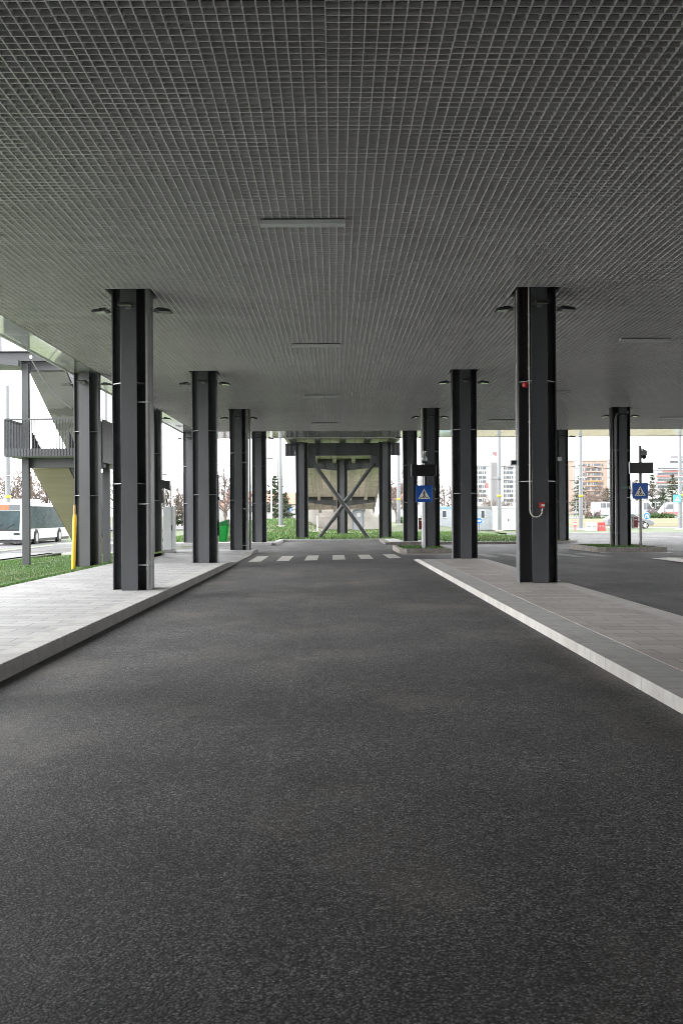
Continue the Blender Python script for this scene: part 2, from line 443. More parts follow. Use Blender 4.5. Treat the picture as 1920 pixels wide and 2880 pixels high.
# grass blades
def blades(name, pts, h0, h1, w, mat='grass', label=None):
    mb = MB(); vs = []; fs = []
    for (x, y, z) in pts:
        a = rnd.uniform(0, 6.283); h = rnd.uniform(h0, h1); ww = w*rnd.uniform(.6, 1.2)
        dx, dy = math.cos(a)*ww, math.sin(a)*ww; lx, ly = rnd.uniform(-.5, .5)*h, rnd.uniform(-.5, .5)*h
        k = len(vs)
        vs += [(x-dx, y-dy, z-.01), (x+dx, y+dy, z-.01), (x+lx, y+ly, z+h)]; fs.append((k, k+1, k+2))
    mb.add(vs, fs); o = mb.build(name, mat); return struct(o, label, 'stuff')

# lawn on the left
def lawnkeep(x, y): return x < -6.5 and y < 38.4
struct(sheet('lawn', fr(-14, -6.504, .5), fr(-20, 38.4, 1), lambda x, y: zlawn(x, y)+.012, 'lawn'), 'green lawn beside the left pavement')
pts = []
while len(pts) < 42000:
    y = rnd.uniform(16.5, 38.3); x = rnd.uniform(-13.9, -6.5)
    if x < -.372*y: continue
    if rnd.random() > (1.15-(y-16)/30): continue
    pts.append((x, y, zlawn(x, y)+.012))
blades('grass', pts, .02, .045, .008, 'grass', 'short bright green grass beside the left pavement')
struct(MB().box(-10.9, -8.9, 37.9, 39.1, -.4, .02).build('path', 'concrete'), 'pale concrete slab set in the lawn')
# path and kerb beyond the lawn, then the bus road
struct(sheet('path', [-16.4, -14.0], fr(-20, 95, 3), lambda x, y: zlawn(x, y)+.03, 'asphroad2'), 'narrow asphalt path beyond the lawn')
mb = MB()
for y in fr(-20, 95, 5)[:-1]: mb.box(-16.65, -16.4, y, y+4.99, -.8, zlawn(-16.5, y)+.14)
struct(mb.build('kerb', 'kerb_top'), 'kerb along the far side of the path')
struct(sheet('lawn', fr(-20, -16.65, .8), fr(-20, 95, 4), lambda x, y: zlawn(x, y)+.1*sstep(-19.8, -17.5, x)+.01, 'ground'), 'rough grass strip in front of the bus road')
struct(sheet('road', [-30, -25, -20], fr(-30, 150, 5), lambda x, y: -.49, 'asphroad2'), 'road where the bus stands')
struct(sheet('road', [-60, -30.1, -9], fr(100, 143, 8), lambda x, y: .03 if y > 80 else 0, 'asphroad2'), 'distant road behind the left columns')

# far pavement and verges beyond the cross lane
struct(MB().box(-13.8, KL-.02, 46.8, 48.9, -.5, ZFAR).build('pavement', 'paver_l'), 'far pavement under the left columns')
struct(MB().box(-13.8, KL+.02, 46.52, 46.796, -.5, ZFAR+.004).box(KL-.016, KL+.27, 46.8, 52.6, -.5, ZFAR+.004).build('kerb', 'kerb_top'), 'kerb of the far left pavement')
struct(MB().box(KL+.02, 2.44, 52.604, 52.95, -.5, ZFAR+.002).build('kerb', 'kerb_top'), 'kerb closing the end of the middle lane')
struct(MB().box(2.74, 5.2, 46.8, 49.2, -.5, ZFAR).box(2.74, 3.4, 49.204, 53, -.5, ZFAR).build('pavement', 'paver_l'), 'far pavement under the right column')
# right verge with a rounded end
def vergepoly(off):
    p = [(2.46+off, 46.52+off)]
    for k in range(9):
        a = -math.pi/2+math.pi/2*k/8
        p.append((9.9+(2.6-off)*math.cos(a), 49.12+(2.6-off)*math.sin(a)))
    p += [(11.5-off, 60), (9.5, 73), (2.46+off, 73)]
    return p
struct(MB().prism(vergepoly(0), 'z', -.5, ZFAR+.004-.02).build('kerb', plain('kerb_dark', (.14, .125, .12), .85, .25, 5)), 'dark kerb round the far right verge')
struct(MB().prism(vergepoly(.22), 'z', -.45, ZFAR-.01).build('lawn', 'lawn'), 'green verge in front of the site cabins')
pts = []
while len(pts) < 16000:
    x = rnd.uniform(2.8, 12); y = rnd.uniform(46.9, 73)
    if x < 5.3 and y < 49.3 or x < 3.5 and y < 53: continue
    if x > 9.9 and (x-9.9)**2+(max(0, 49.12-y))**2 > 2.3**2: continue
    if y > 55 and x > 11.2-(y-55)*.11: continue
    pts.append((x, y, ZFAR-.01))
blades('grass', pts, .05, .12, .02, 'grass', 'green grass on the far right verge')
pts = []
while len(pts) < 26000:
    x = rnd.uniform(-12, 4); y = rnd.uniform(50, 92)
    if x > KL and y < 53.1: continue
    pts.append((x, y, zgr(x, y)-.02))
blades('grass', pts, .08, .2, .03, 'grass', 'grass growing round the trestle and up the bank')
# right background: strip, main road, dry bank
struct(MB().box(12, 90, 65.9, 66.2, -.5, .13).build('kerb', 'kerb_top'), 'kerb on the far side of the turning area')
struct(sheet('lawn', fr(12, 92, 4), fr(66.2, 77, 2), lambda x, y: .11, 'ground'), 'thin grass strip before the main road')
struct(sheet('road', [9, 30, 60, 120], fr(77.2, 97, 4), lambda x, y: .03, 'asphroad2'), 'main road in the background on the right')
struct(sheet('lawn', fr(14, 130, 5), fr(97, 119, 2), lambda x, y: .05+.5*sstep(97, 118, y)+(.25 if y > 100 else 0), 'drygrass'), 'dry yellow grass bank beyond the main road')
struct(sheet('road', [14, 60, 140], fr(119.5, 160, 5), lambda x, y: .82, 'asphroad2'), 'car park surface behind the fence')

# planting beds at the island ends
def bed(x0, x1, y0, y1, label):
    t = thing('planting_bed', ((x0+x1)/2, y0, 0), label, 'planting bed')
    c = .25
    def outer(o): return [(x0+o+c, y0+o), (x1-o, y0+o), (x1-o, y1-o), (x0+o, y1-o), (x0+o, y0+o+c)]
    kb = MB()
    po, pi = outer(0), outer(.14); n = len(po)
    for z0, z1 in ((-.3, .215),):
        vs = [(p[0], p[1], z0) for p in po]+[(p[0], p[1], z1) for p in po]+[(p[0], p[1], z1) for p in pi]+[(p[0], p[1], .1) for p in pi]
        fs = []
        for i in range(n):
            j = (i+1) % n
            for k in range(3): fs.append((k*n+i, k*n+j, (k+1)*n+j, (k+1)*n+i))
        kb.add(vs, fs)
    kb.build('kerb', M['kerb_bed'], t)
    MB().prism(pi, 'z', -.2, .165).build('soil', 'lawn', t)
    pts = [(rnd.uniform(x0+.2, x1-.2), rnd.uniform(y0+.2, y1-.2), .165) for _ in range(2600)]
    b = blades('grass', [(p[0]-t.location.x, p[1]-t.location.y, p[2]) for p in pts], .04, .1, .012)
    b.parent = t
    return t
M['kerb_bed'] = plain('bed_kerb_stone', (.2, .185, .165), .85, .3, 5, bmp=.3)
bed(KR-.02, IR+.02, 35.06, 39.4, 'grassy kerbed bed at the end of the right-hand island, round a column')
bed(RL-.02, 12.3, 35.06, 39.4, 'grassy kerbed bed on the second island at the right edge')

# crossing stripes
mb = MB()
for k in range(6):
    x0 = -2.83+.915*k
    nY = 8
    vs = [(x, 30.8+3.8*j/nY, zroad(x, 30.8+3.8*j/nY)+.005) for j in range(nY+1) for x in (x0, x0+.42)]
    mb.add(vs, [(2*j, 2*j+1, 2*j+3, 2*j+2) for j in range(nY)])
struct(mb.build('road_marking', 'paint'), 'six white stripes of the crossing on the middle lane')
mb = MB()
for k in range(5):
    x0 = 5.0+.915*k
    vs = [(x, 30.8+3.8*j/8, zroad(x, 30.8+3.8*j/8)+.005) for j in range(9) for x in (x0, x0+.42)]
    mb.add(vs, [(2*j, 2*j+1, 2*j+3, 2*j+2) for j in range(8)])
struct(mb.build('road_marking', 'oldpaint'), 'worn faint stripes of the crossing on the right lane')

# ------------------------------------------------------------------ canopy
ZC = 5.7
GX0, GX1, GY0, GY1 = -6.9, 25.0, -12.0, 47.6
C = .114
ROWY = [17.95, 27.93, 37.88, 47.95]
COLS = []                         # (x, y, z base)
for k, y in enumerate(ROWY):
    COLS.append(('L', k, -3.8, y, [.11, .108, .02, ZFAR][k]))
    COLS.append(('R', k, 3.82, y, [.195, .19, .16, ZFAR][k]))
for k in (1, 2, 3): COLS.append(('W', k, -7.25, y if False else ROWY[k], [0, .0, .05, ZFAR][k]))
for k in (2, 3): COLS.append(('E', k, 11.44, ROWY[k], [0, 0, .16, .11][k]))
COLS.append(('E', 1, 11.44, ROWY[1], .19)); COLS.append(('E', 0, 11.44, ROWY[0], .2))
COLS.append(('L', -1, -3.8, ROWY[0]-9.98, .11)); COLS.append(('R', -1, 3.82, ROWY[0]-9.98, .2))

canopy = thing('canopy', (0, 18, 0), 'broad flat canopy with grey open-cell grid ceiling and glossy white edge panels', 'canopy')
HOLE = .43
holes = [(c[2]-HOLE, c[2]+HOLE, c[3]-HOLE, c[3]+HOLE) for c in COLS if c[0] != 'W']
def cut(a0, a1, spans):
    segs = [(a0, a1)]
    for s0, s1 in spans:
        out = []
        for p, q in segs:
            if s1 <= p or s0 >= q: out.append((p, q)); continue
            if s0 > p: out.append((p, s0))
            if s1 < q: out.append((s1, q))
        segs = out
    return [s for s in segs if s[1]-s[0] > .01]
grid = MB()
def blade(x0, x1, y0, y1, z0, z1, tx, ty, cx, cy):
    def zz(x, y, z): return z+(x-cx)*tx+(y-cy)*ty
    vs = [(x0, y0, 0), (x1, y0, 0), (x1, y1, 0), (x0, y1, 0)]
    vv = [(x, y, zz(x, y, z0)) for x, y, _ in vs]+[(x, y, zz(x, y, z1)) for x, y, _ in vs]
    grid.add(vv, [(0, 3, 2, 1), (0, 1, 5, 4), (1, 2, 6, 5), (2, 3, 7, 6), (3, 0, 4, 7)])
NP = 10; P = NP*C; T = .0098
npx = int(math.ceil((GX1-GX0)/P)); npy = int(math.ceil((GY1-GY0)/P))
grng = random.Random(3)
for i in range(npx):
    for j in range(npy):
        px0 = GX0+i*P; py0 = GY1-(j+1)*P
        if py0 < GY0: continue
        px1 = min(px0+P, GX1); py1 = py0+P
        cx, cy = px0+P/2, py0+P/2
        dz = grng.gauss(0, .001); tx = grng.gauss(0, .0006); ty = grng.gauss(0, .0007)
        oy = grng.gauss(0, .002); ox = grng.gauss(0, .0012)
        if grng.random() < .06: oy += grng.choice((-.02, .02))
        hs = [h for h in holes if h[0] < px1 and h[1] > px0 and h[2] < py1 and h[3] > py0]
        for k in range(NP):
            x = px0+k*C+ox+grng.gauss(0, .0005)
            if x > GX1: break
            for a, b in cut(py0+.001, py1-.001, [(h[2], h[3]) for h in hs if h[0] < x+T and h[1] > x]):
                blade(x, x+T, a, b, ZC+dz, ZC+dz+.055, tx, ty, cx, cy)
            y = py0+k*C+oy+.02+grng.gauss(0, .0008)
            for a, b in cut(px0+.001, px1-.001, [(h[0], h[1]) for h in hs if h[2] < y+T and h[3] > y]):
                blade(a, b, y, y+T, ZC+dz+.003, ZC+dz+.0525, tx, ty, cx, cy)
g = grid.build('grid_ceiling', 'grid', canopy)
# white edge panels
SX = -7.66; SY = 51.8
for x0, x1, y0, y1 in [(SX, GX0-.03, y, y+2.39) for y in [GY1-2.4*(k+1) for k in range(25)]]:
    MB().box(x0, x1, y0, y1, ZC, ZC+.03).build('edge_panel', 'soffit', canopy)
xs = [SX]+[GX0+1.2*k for k in range(0, 28)]
for a, b in zip(xs, xs[1:]):
    MB().box(a+.005, b-.005, GY1+.02, SY, ZC+.0, ZC+.03).build('edge_panel', 'soffit', canopy)
MB().box(SX-.06, SX-.001, GY0, SY+.06, ZC-.03, ZC+.75).box(SX-.001, xs[-1], SY+.001, SY+.06, ZC-.02, ZC+.75).build('fascia', 'fascia', canopy)
MB().box(SX, xs[-1]+.5, GY0, SY, ZC+.62, ZC+.8).build('roof_deck', 'deck', canopy)
# edge angles of the column openings
for h in holes:
    mb = MB()
    for a in ((h[0]-.012, h[1]+.012, h[2]-.012, h[2]), (h[0]-.012, h[1]+.012, h[3], h[3]+.012), (h[0]-.012, h[0], h[2], h[3]), (h[1], h[1]+.012, h[2], h[3])):
        mb.box(a[0], a[1], a[2], a[3], ZC-.004, ZC+.06)
    mb.build('opening_trim', 'grid', canopy)

# added unseen building behind and left of the viewer, keeps light off the near end
sb_ = thing('blocking_building', (8, -13, 0), 'added grey building out of frame, blocking light at the rear of the canopy', 'building')
MB().box(-12, 34, -20, -12.1, -.5, 9).build('wall', 'blockwall', sb_)
MB().box(-12, -8.2, -12.09, 5.5, -.5, 9).build('side_block', 'blockwall', sb_)
for k in range(8):
    MB().box(-6+4.5*k, -3+4.5*k, -12.09, -12.04, .2, 3).build('window', 'glass', sb_)
# ------------------------------------------------------------------ columns
HW, FW, FT = .36, .15, .025
SIDE = {'L': 'left row', 'R': 'right row', 'W': 'row at the stairs', 'E': 'far right row'}
CNAME = {('L', 0): 'nearest column of the left row, with the grey downpipe', ('L', 1): 'left row column that carries the green bin',
         ('L', 2): 'left row column by the crossing', ('L', 3): 'left row column on the far pavement', ('L', -1): 'left row column out of sight beside the viewer',
         ('R', 0): 'nearest right column, with the red call point', ('R', 1): 'plain second right column on the island',
         ('R', 2): 'right row column behind the blue crossing sign', ('R', 3): 'right row column on the far pavement', ('R', -1): 'right row column out of sight beside the viewer',
         ('W', 1): 'column in the lawn by the stairs and yellow pipe', ('W', 2): 'column beside the grey electrical cabinet', ('W', 3): 'column behind the green bin gap',
         ('E', 0): 'far right column out of frame nearest the viewer', ('E', 1): 'far right column just out of frame', ('E', 2): 'far right column in the bed beside the EXIT sign', ('E', 3): 'far right column at the end of the green verge'}
CNAME[('W', 3)] = 'pale far column between the cabinet and the bin column'
def make_column(x, y, z0, label):
    t = thing('steel_column', (x, y, z0), label, 'column', 'cross-shaped steel columns under the canopy')
    zt = ZC+.6
    for sx, sy in ((0, -1), (0, 1), (-1, 0), (1, 0)):
        if sy: MB().box(x-FW, x+FW, y+sy*HW-(FT if sy > 0 else 0), y+sy*HW+(FT if sy < 0 else 0), z0, zt).build('flange', 'steel', t, .003)
        else: MB().box(x+sx*HW-(FT if sx > 0 else 0), x+sx*HW+(FT if sx < 0 else 0), y-FW, y+FW, z0, zt).build('flange', 'steel', t, .003)
    MB().box(x-.009, x+.009, y-HW+FT, y+HW-FT, z0, zt).box(x-HW+FT, x-.0091, y-.008, y+.008, z0, zt).box(x+.0091, x+HW-FT, y-.008, y+.008, z0, zt).build('web', 'steel', t)
    for zs in (2.1, 3.97):
        s = MB()
        for a in (-1, 1):
            for b in (-1, 1):
                # octagonal plate quarter filling the corner between the flanges
                p = [(x+a*.01, y+b*.009), (x+a*(HW-FT), y+b*.009), (x+a*(HW-FT), y+b*FW), (x+a*FW, y+b*(HW-FT)), (x+a*.01, y+b*(HW-FT))]
                if a*b < 0: p.reverse()
                s.prism(p, 'z', zs-.008, zs+.008)
        s.build('stiffener_plate', 'steel_edge', t)
    return t
M['steel_edge'] = plain('stiffener_paint', (.13, .132, .14), .4, .1, 2)
lamp_proto = None
def make_lamp():
    """floodlight hung on a bracket; arm from the origin along +x"""
    t = thing('floodlight', (0, 0, 0), 'black floodlight', 'floodlight', 'floodlights clamped round the column heads')
    MB().box(0, .012, -.05, .05, -.06, .06).bar((.0, -.12, 0), (.0, .12, 0), .03, .012).bar((.012, -.12, 0), (.17, -.12, -.03), .03, .012).bar((.012, .12, 0), (.17, .12, -.03), .03, .012).build('bracket', 'pipe', t)
    b = MB()
    # flat housing, tipped a little downward at its outer end
    def zt(x): return .0-(x-.07)*.07
    for x0, x1, w0, w1, h0, h1 in ((.07, .12, .1, .13, .03, .05), (.12, .33, .13, .13, .05, .05), (.33, .38, .13, .12, .05, .03)):
        vs = [(x0, -w0, zt(x0)+h0-.03), (x1, -w1, zt(x1)+h1-.03), (x1, w1, zt(x1)+h1-.03), (x0, w0, zt(x0)+h0-.03),
              (x0, -w0, zt(x0)-.03), (x1, -w1, zt(x1)-.03), (x1, w1, zt(x1)-.03), (x0, w0, zt(x0)-.03)]
        b.add(vs, [(0, 1, 2, 3), (0, 4, 5, 1), (1, 5, 6, 2), (2, 6, 7, 3), (3, 7, 4, 0), (4, 7, 6, 5)])
    for k in range(7):
        yy = -.09+.03*k; b.bar((.13, yy, zt(.13)+.028), (.25, yy, zt(.25)+.028), .006, .022)
    b.build('housing', 'black', t)
    gl = MB()
    q = [(.15, -.11), (.36, -.11), (.36, .11), (.15, .11)]
    gl.add([(x, y, zt(x)-.0335) for x, y in q], [(0, 3, 2, 1)])
    gl.build('lens', M['lens'], t)
    return t
M['lens'] = plain('lamp_lens', (.42, .46, .36), .15, .08, 20, coat=.5)
lamp_proto = make_lamp()
lamp_used = False
SIDES = (((-1, 0), 'left'), ((1, 0), 'right'), ((0, -1), 'near'))
LNAME = {('E', 2): 'far right column beside the EXIT sign', ('E', 3): 'far right column at the green verge', ('L', 1): 'column carrying the green bin', ('W', 1): 'lawn column by the stairs', ('W', 3): 'pale far column between cabinet and bin', ('R', 2): 'column behind the crossing sign'}
for fam, k, x, y, z0 in COLS:
    lb = 'dark grey cross-shaped steel column: ' + CNAME[(fam, k)]
    cl = make_column(x, y, z0, lb)
    if k < 0 or (fam == 'E' and k < 2): continue
    for (sx, sy), nm in SIDES:
        o = lamp_proto if not lamp_used else copy_tree(lamp_proto)
        lamp_used = True
        o.location = (x+sx*(HW+.001), y+sy*(HW+.001), 5.39)
        o.rotation_euler = (0, 0, math.atan2(sy, sx))
        o['label'] = f'floodlight on the {nm} face of the '+LNAME.get((fam, k), CNAME[(fam, k)].split(',')[0])

# drainpipes and conduits on the columns
def downpipe(x, y, z0, z1, r, clamps, label, cap=True, elbow=None, side=(-1, 0)):
    t = thing('downpipe', (x, y, z0), label, 'downpipe')
    pts = [(x, y, z0), (x, y, z1)]
    if elbow: pts = [(x, y, z0), (x, y, z1-.25), (x+.03, y, z1-.1), (x+.25, y, z1), (x+.5, y, z1)]
    MB().tube(pts, r, 14).build('pipe', 'pipe', t)
    for zc in clamps:
        c = MB(); c.lathe([(r, -.018), (r+.008, -.018), (r+.008, .018), (r, .018)], (x, y, zc), 14)
        c.bar((x, y-.02, zc), (x+side[0]*.2, y+side[1]*.2-.02, zc), .02, .03)
        c.build('clamp', 'galv', t)
    if cap:
        MB().lathe([(r*1.12, 0), (r*1.12, .08)], (x, y, z0+.36), 14).tube([(x, y-r*.6, z0+.52), (x, y-r*1.5, z0+.52)], r*.75, 14).lathe([(r*1.1, .0), (r*1.1, .1)], (x, y, z0+.47), 14).build('inspection_cap', 'pipe', t)
    return t
lx, ly = COLS[0][2], COLS[0][3]
downpipe(lx+.335, ly-.235, .11, 5.95, .052, (3.62, 1.72, .58), 'grey rainwater downpipe in the corner of the nearest left column')
l3 = ROWY[2]
downpipe(-3.8+.32, l3-.225, .02, 5.95, .05, (3.6, 1.75, .3), 'grey rainwater downpipe on the left row column by the crossing')
downpipe(-3.8+.44, l3-.1, .02, 5.95, .045, (3.55, 1.7), 'second thinner drainpipe outside the left row column by the crossing', cap=False)
downpipe(11.44-.25, l3-.25, .16, 5.5, .055, (4.0, .7), 'grey downpipe bending at its top on the far right column', elbow=True, side=(1, 0))
downpipe(11.44-.42, l3-.1, .16, 5.95, .05, (4.0, .7), 'straight outer drainpipe on the far right column', cap=False, side=(1, 0))
ex = 3.82
t = thing('conduit', (ex-.17, ROWY[0]-HW-.02, 1.4), 'thin white conduit running down the nearest right column to a red call point', 'conduit')
yy = ROWY[0]-HW-.03
P0 = at(1487, 1410, yy)
xa = ex-.2
arc = [(xa, yy, 5.9), (xa, yy, 1.62)]+[(xa+.115-.115*math.cos(a), yy, 1.55-.12*math.sin(a)) for a in [math.pi*k/8 for k in range(0, 8)]]
arc.append((xa+.23, yy, 1.6))
MB().tube(arc, .0125, 8).build('pipe', 'conduit', t)
for zc in (5.2, 4.2, 3.2, 2.4): MB().cbox((xa, yy+.015, zc), (.045, .03, .02)).build('clip', 'galv', t)
t = thing('call_point', (xa+.23, yy, 1.6), 'small red fire call point on the nearest right column', 'call point')
MB().cbox((xa+.225, yy, 1.65), (.095, .05, .1)).build('housing', 'red', t, .006)
MB().cbox((xa+.235, yy-.028, 1.645), (.06, .004, .035)).build('glass', 'signwhite', t)
t = thing('alarm_siren', (ex-.24, ROWY[0]-.24, 3.9), 'small red alarm siren under the plate of the nearest right column', 'siren')
MB().lathe([(.045, -.09), (.06, -.06), (.06, -.02), (.04, 0)], (ex-.24, ROWY[0]-.24, 3.95), 14).build('horn', 'red', t)
MB().lathe([(.03, -.0), (.03, .012)], (ex-.24, ROWY[0]-.24, 3.95), 12).build('mount', 'darkred', t)
MB().tube([(ex-.24, ROWY[0]-.1, 5.9), (ex-.24, ROWY[0]-.1, 4.0)], .006, 6).build('wire', 'darkred', t)
t = thing('junction_box', (ex-HW-.05, ROWY[0]-.1, 2.5), 'grey camera-like box on the left flange of the nearest right column', 'sensor box')
MB().cbox((ex-HW-.09, ROWY[0]-.1, 2.46), (.12, .12, .09)).build('housing', 'galv', t, .01)
MB().cbox((ex-HW-.09, ROWY[0]-.1615, 2.46), (.085, .004, .06)).build('lens', 'glass', t)
MB().tube([(ex-HW-.015, ROWY[0]-.13, 2.5), (ex-HW-.02, ROWY[0]-.13, 3.2), (ex-HW-.015, ROWY[0]-.13, 5.7)], .009, 6).build('wire', 'conduit', t)
# cable and box on far right end column
t = thing('junction_box', (11.44-.25, ROWY[3]-.3, 2.5), 'pale round box on the far right column at the verge', 'sensor box')
q = at(1572, 1291, ROWY[3]-.3)
MB().tube([(q.x-.1, q.y-.05, q.z), (q.x+.1, q.y-.08, q.z)], .11, 12).build('housing', 'offwhite', t)
MB().tube([(q.x+.07, q.y+.02, 5.8), (q.x+.06, q.y+.02, q.z-1), (q.x+.07, q.y+.02, 1.0)], .012, 6).build('wire', 'conduit', t)
# conduit behind bin column
t = thing('conduit', (-3.4, ROWY[1]-.05, 1), 'thin grey conduit on the right flank of the bin column', 'conduit')
MB().tube([(-3.42, ROWY[1]+.05, .9), (-3.42, ROWY[1]+.05, 2.7)], .02, 8).build('pipe', 'galv', t)
MB().cbox((-3.41, ROWY[1]+.05, 2.0), (.06, .06, .1)).build('junction', 'black', t)
# conduit on the R2/R3
t = thing('conduit', (3.82-.3, ROWY[2]-.3, 3.3), 'pale pipe above the camera on the column behind the crossing sign', 'conduit')
q = at(1186, 1200, ROWY[2]-.42)
MB().tube([(q.x+.0, q.y, 3.2), (q.x, q.y, 5.8)], .045, 10).build('pipe', 'conduit', t)
MB().bar((q.x, q.y, 3.9), (q.x+.2, q.y+.25, 3.9), .03, .03).bar((q.x, q.y, 5.3), (q.x+.2, q.y+.25, 5.3), .03, .03).build('clamp', 'galv', t)

# ------------------------------------------------------------------ ceiling lights
def make_light():
    t = thing('ceiling_light', (0, 0, ZC), 'light', 'ceiling light', 'linear lights under the grid ceiling')
    b = MB(); b.box(-.6, .6, -.09, .09, ZC-.018, ZC-.004)
    b.build('housing', 'lampdark', t, .004)
    MB().prism([(-.088, ZC-.0185), (.088, ZC-.0185), (.075, ZC-.075), (-.075, ZC-.075)], 'x', -.597, .597).build('diffuser', 'lampgrey', t, .004)
    for s in (-.6, .6): MB().box(s-.008, s+.008, -.092, .092, ZC-.075, ZC-.003).build('end_cap', 'lampgrey', t)
    return t
lights = [(-.43, 13.5, 'nearest ceiling light over the middle lane'), (-.43, 23.3, 'second ceiling light over the middle lane'),
          (-.43, 33.3, 'third ceiling light over the middle lane'), (-.43, 43.2, 'farthest ceiling light over the middle lane, before the white panels'),
          (7.5, 22.8, 'nearest ceiling light over the right lane, at the right edge'), (7.5, 32.5, 'ceiling light seen beside the nearest right column'),
          (7.5, 42.3, 'ceiling light between the two nearer right columns'), (14.9, 41.6, 'ceiling light beyond the far right column, cut by the frame'), (7.5, 12.8, 'ceiling light over the right lane outside the frame')]
lp = make_light()
for i, (x, y, lb) in enumerate(lights):
    o = lp if i == 0 else copy_tree(lp)
    o.location = (x, y, ZC); o['label'] = 'slim grey '+lb

# ------------------------------------------------------------------ signs on the islands
def crossing_art(t, cx, y, zc, s, plate='blue'):
    MB().box(cx-s/2, cx+s/2, y, y+.02, zc-s/2, zc+s/2).build('plate', plate, t, .008)
    k = s
    MB().add([(cx, y-.003, zc+.3*k), (cx-.36*k, y-.003, zc-.33*k), (cx+.36*k, y-.003, zc-.33*k)], [(0, 1, 2)])
    tri = MB(); tri.prism([(cx, zc+.31*k), (cx-.36*k, zc-.32*k), (cx+.36*k, zc-.32*k)], 'y', y-.004, y-.001); tri.build('triangle', 'signwhite', t)
    p = MB(); yy = y-.0045
    def quad(a, b, w):
        a = Vector((cx+a[0]*k, 0, zc+a[1]*k)); b = Vector((cx+b[0]*k, 0, zc+b[1]*k)); d = (b-a).normalized(); n = Vector((-d.z, 0, d.x))*w*k/2
        p.add([(q.x, yy, q.z) for q in (a-n, b-n, b+n, a+n)], [(0, 1, 2, 3)])
    # head, trunk, arms, legs
    p.add([(cx+.035*k*math.cos(a), yy, zc+(.14+.04*math.sin(a))*k) for a in [2*math.pi*i/10 for i in range(10)]], [tuple(range(10))])
    quad((.0, .1), (.01, -.08), .06)
    yy -= .0004; quad((0, .07), (-.1, -.02), .03); quad((0, .07), (.09, -.03), .03)
    yy -= .0004; quad((.01, -.06), (-.11, -.27), .045); quad((.01, -.06), (.12, -.27), .045)
    yy -= .0004
    for a, b in ((-.2, -.26), (.2, .26)): quad((a*.85, -.19), (b, -.285), .05)
    quad((0, -.19), (0, -.285), .045)
    p.build('pictogram', 'signblack', t)

def sign_post(px, base_y, dY, zb, top, label, r=.058, mat='galv'):
    x = at(px, base_y, dY).x
    t = thing('sign_post', (x, dY, zb), label, 'post')
    MB().tube([(x, dY, zb), (x, dY, top)], r, 14).build('pole', mat, t)
    f = MB().box(x-.15, x+.15, dY-.15, dY+.15, zb-.1, zb+.025)
    for a in range(4):
        dx, dy = math.cos(a*math.pi/2), math.sin(a*math.pi/2)
        f.add([(x+dx*r, dY+dy*r, zb+.025), (x+dx*.14, dY+dy*.14, zb+.025), (x+dx*r, dY+dy*r, zb+.17)], [(0, 1, 2)])
    f.build('base_plate', 'lampdark', t)
    return x
YS = 36.0
px1 = sign_post(1190.5, 1543, YS, .165, 3.45, 'galvanised post with crossing sign, display and camera on the right island')
M['postdark'] = plain('post_dark', (.16, .155, .15), .4, .1, 3, metal=.3)
px2 = sign_post(1801, 1541, YS, .165, 4.05, 'dark post with crossing sign, display and camera at the right edge', r=.055, mat='postdark')
def hang_set(x, px, sgn_l, sgn_r, s_t, s_b, brd, where, cam_top, dy=0):
    a = at(sgn_l, s_t, YS-.08); b = at(sgn_r, s_b, YS-.08)
    t = thing('crossing_sign', ((a.x+b.x)/2, YS-.1, b.z), 'blue square pedestrian crossing sign with white triangle, '+where, 'road sign')
    crossing_art(t, (a.x+b.x)/2, YS-.1, (a.z+b.z)/2, (b.x-a.x))
    MB().box(x-.1, x+.1, YS-.0795, YS-.02, a.z-.12, a.z-.08).box(x-.1, x+.1, YS-.0795, YS-.02, b.z+.08, b.z+.12).build('clamp', 'galv', t)
    a = at(brd[0], brd[2], YS-.1); b = at(brd[1], brd[3], YS-.1)
    t = thing('display_board', ((a.x+b.x)/2, YS-.1, b.z), 'black blank display board mounted on the post '+where, 'display board')
    MB().box(a.x, b.x, YS-.19, YS-.07, b.z, a.z).build('housing', 'board', t, .006)
    MB().box(a.x+.05, b.x-.05, YS-.193, YS-.1905, b.z+.05, a.z-.05).build('screen', 'board', t)
    MB().box(a.x-.012, a.x-.001, YS-.2, YS-.07, b.z-.02, a.z+.02).build('edge_strip', 'galv', t)
    MB().box(x-.08, x+.08, YS-.0695, YS-.03, b.z+.1, a.z-.1).build('clamp', 'galv', t)
hang_set(px1, 0, 1168, 1215.5, 1366, 1411, (1157, 1225, 1307, 1339), 'on the right-hand island', 0)
hang_set(px2, 0, 1776, 1820.5, 1359, 1402.5, (1768, 1834, 1300.5, 1331.5), 'at the right edge', 0)
# cameras
z = at(1191, 1290, YS).z
t = thing('dome_camera', (px1, YS, z-.15), 'grey dome camera on top of the post on the right-hand island', 'camera')
MB().lathe([(.06, .28), (.055, .1), (.1, .05), (.11, -.08), (.09, -.1)], (px1+.03, YS-.12, z), 16).bar((px1, YS, z+.2), (px1+.03, YS-.1, z+.2), .05, .05).build('housing', 'galv', t)
MB().lathe([(.085, -.1), (.075, -.16), (.03, -.19)], (px1+.03, YS-.12, z), 16).build('dome', 'glass', t)
z = at(1800, 1277, YS).z
t = thing('dome_camera', (px2, YS, z-.15), 'dark dome camera on top of the post at the right edge', 'camera')
MB().lathe([(.05, .16), (.12, .1), (.13, -.02), (.11, -.05)], (px2+.13, YS-.03, z), 16).box(px2-.05, px2+.14, YS-.06, YS, z+.16, z+.2).build('housing', 'pipe', t)
MB().lathe([(.1, -.05), (.09, -.14), (.04, -.19)], (px2+.13, YS-.03, z), 16).build('dome', 'glass', t)
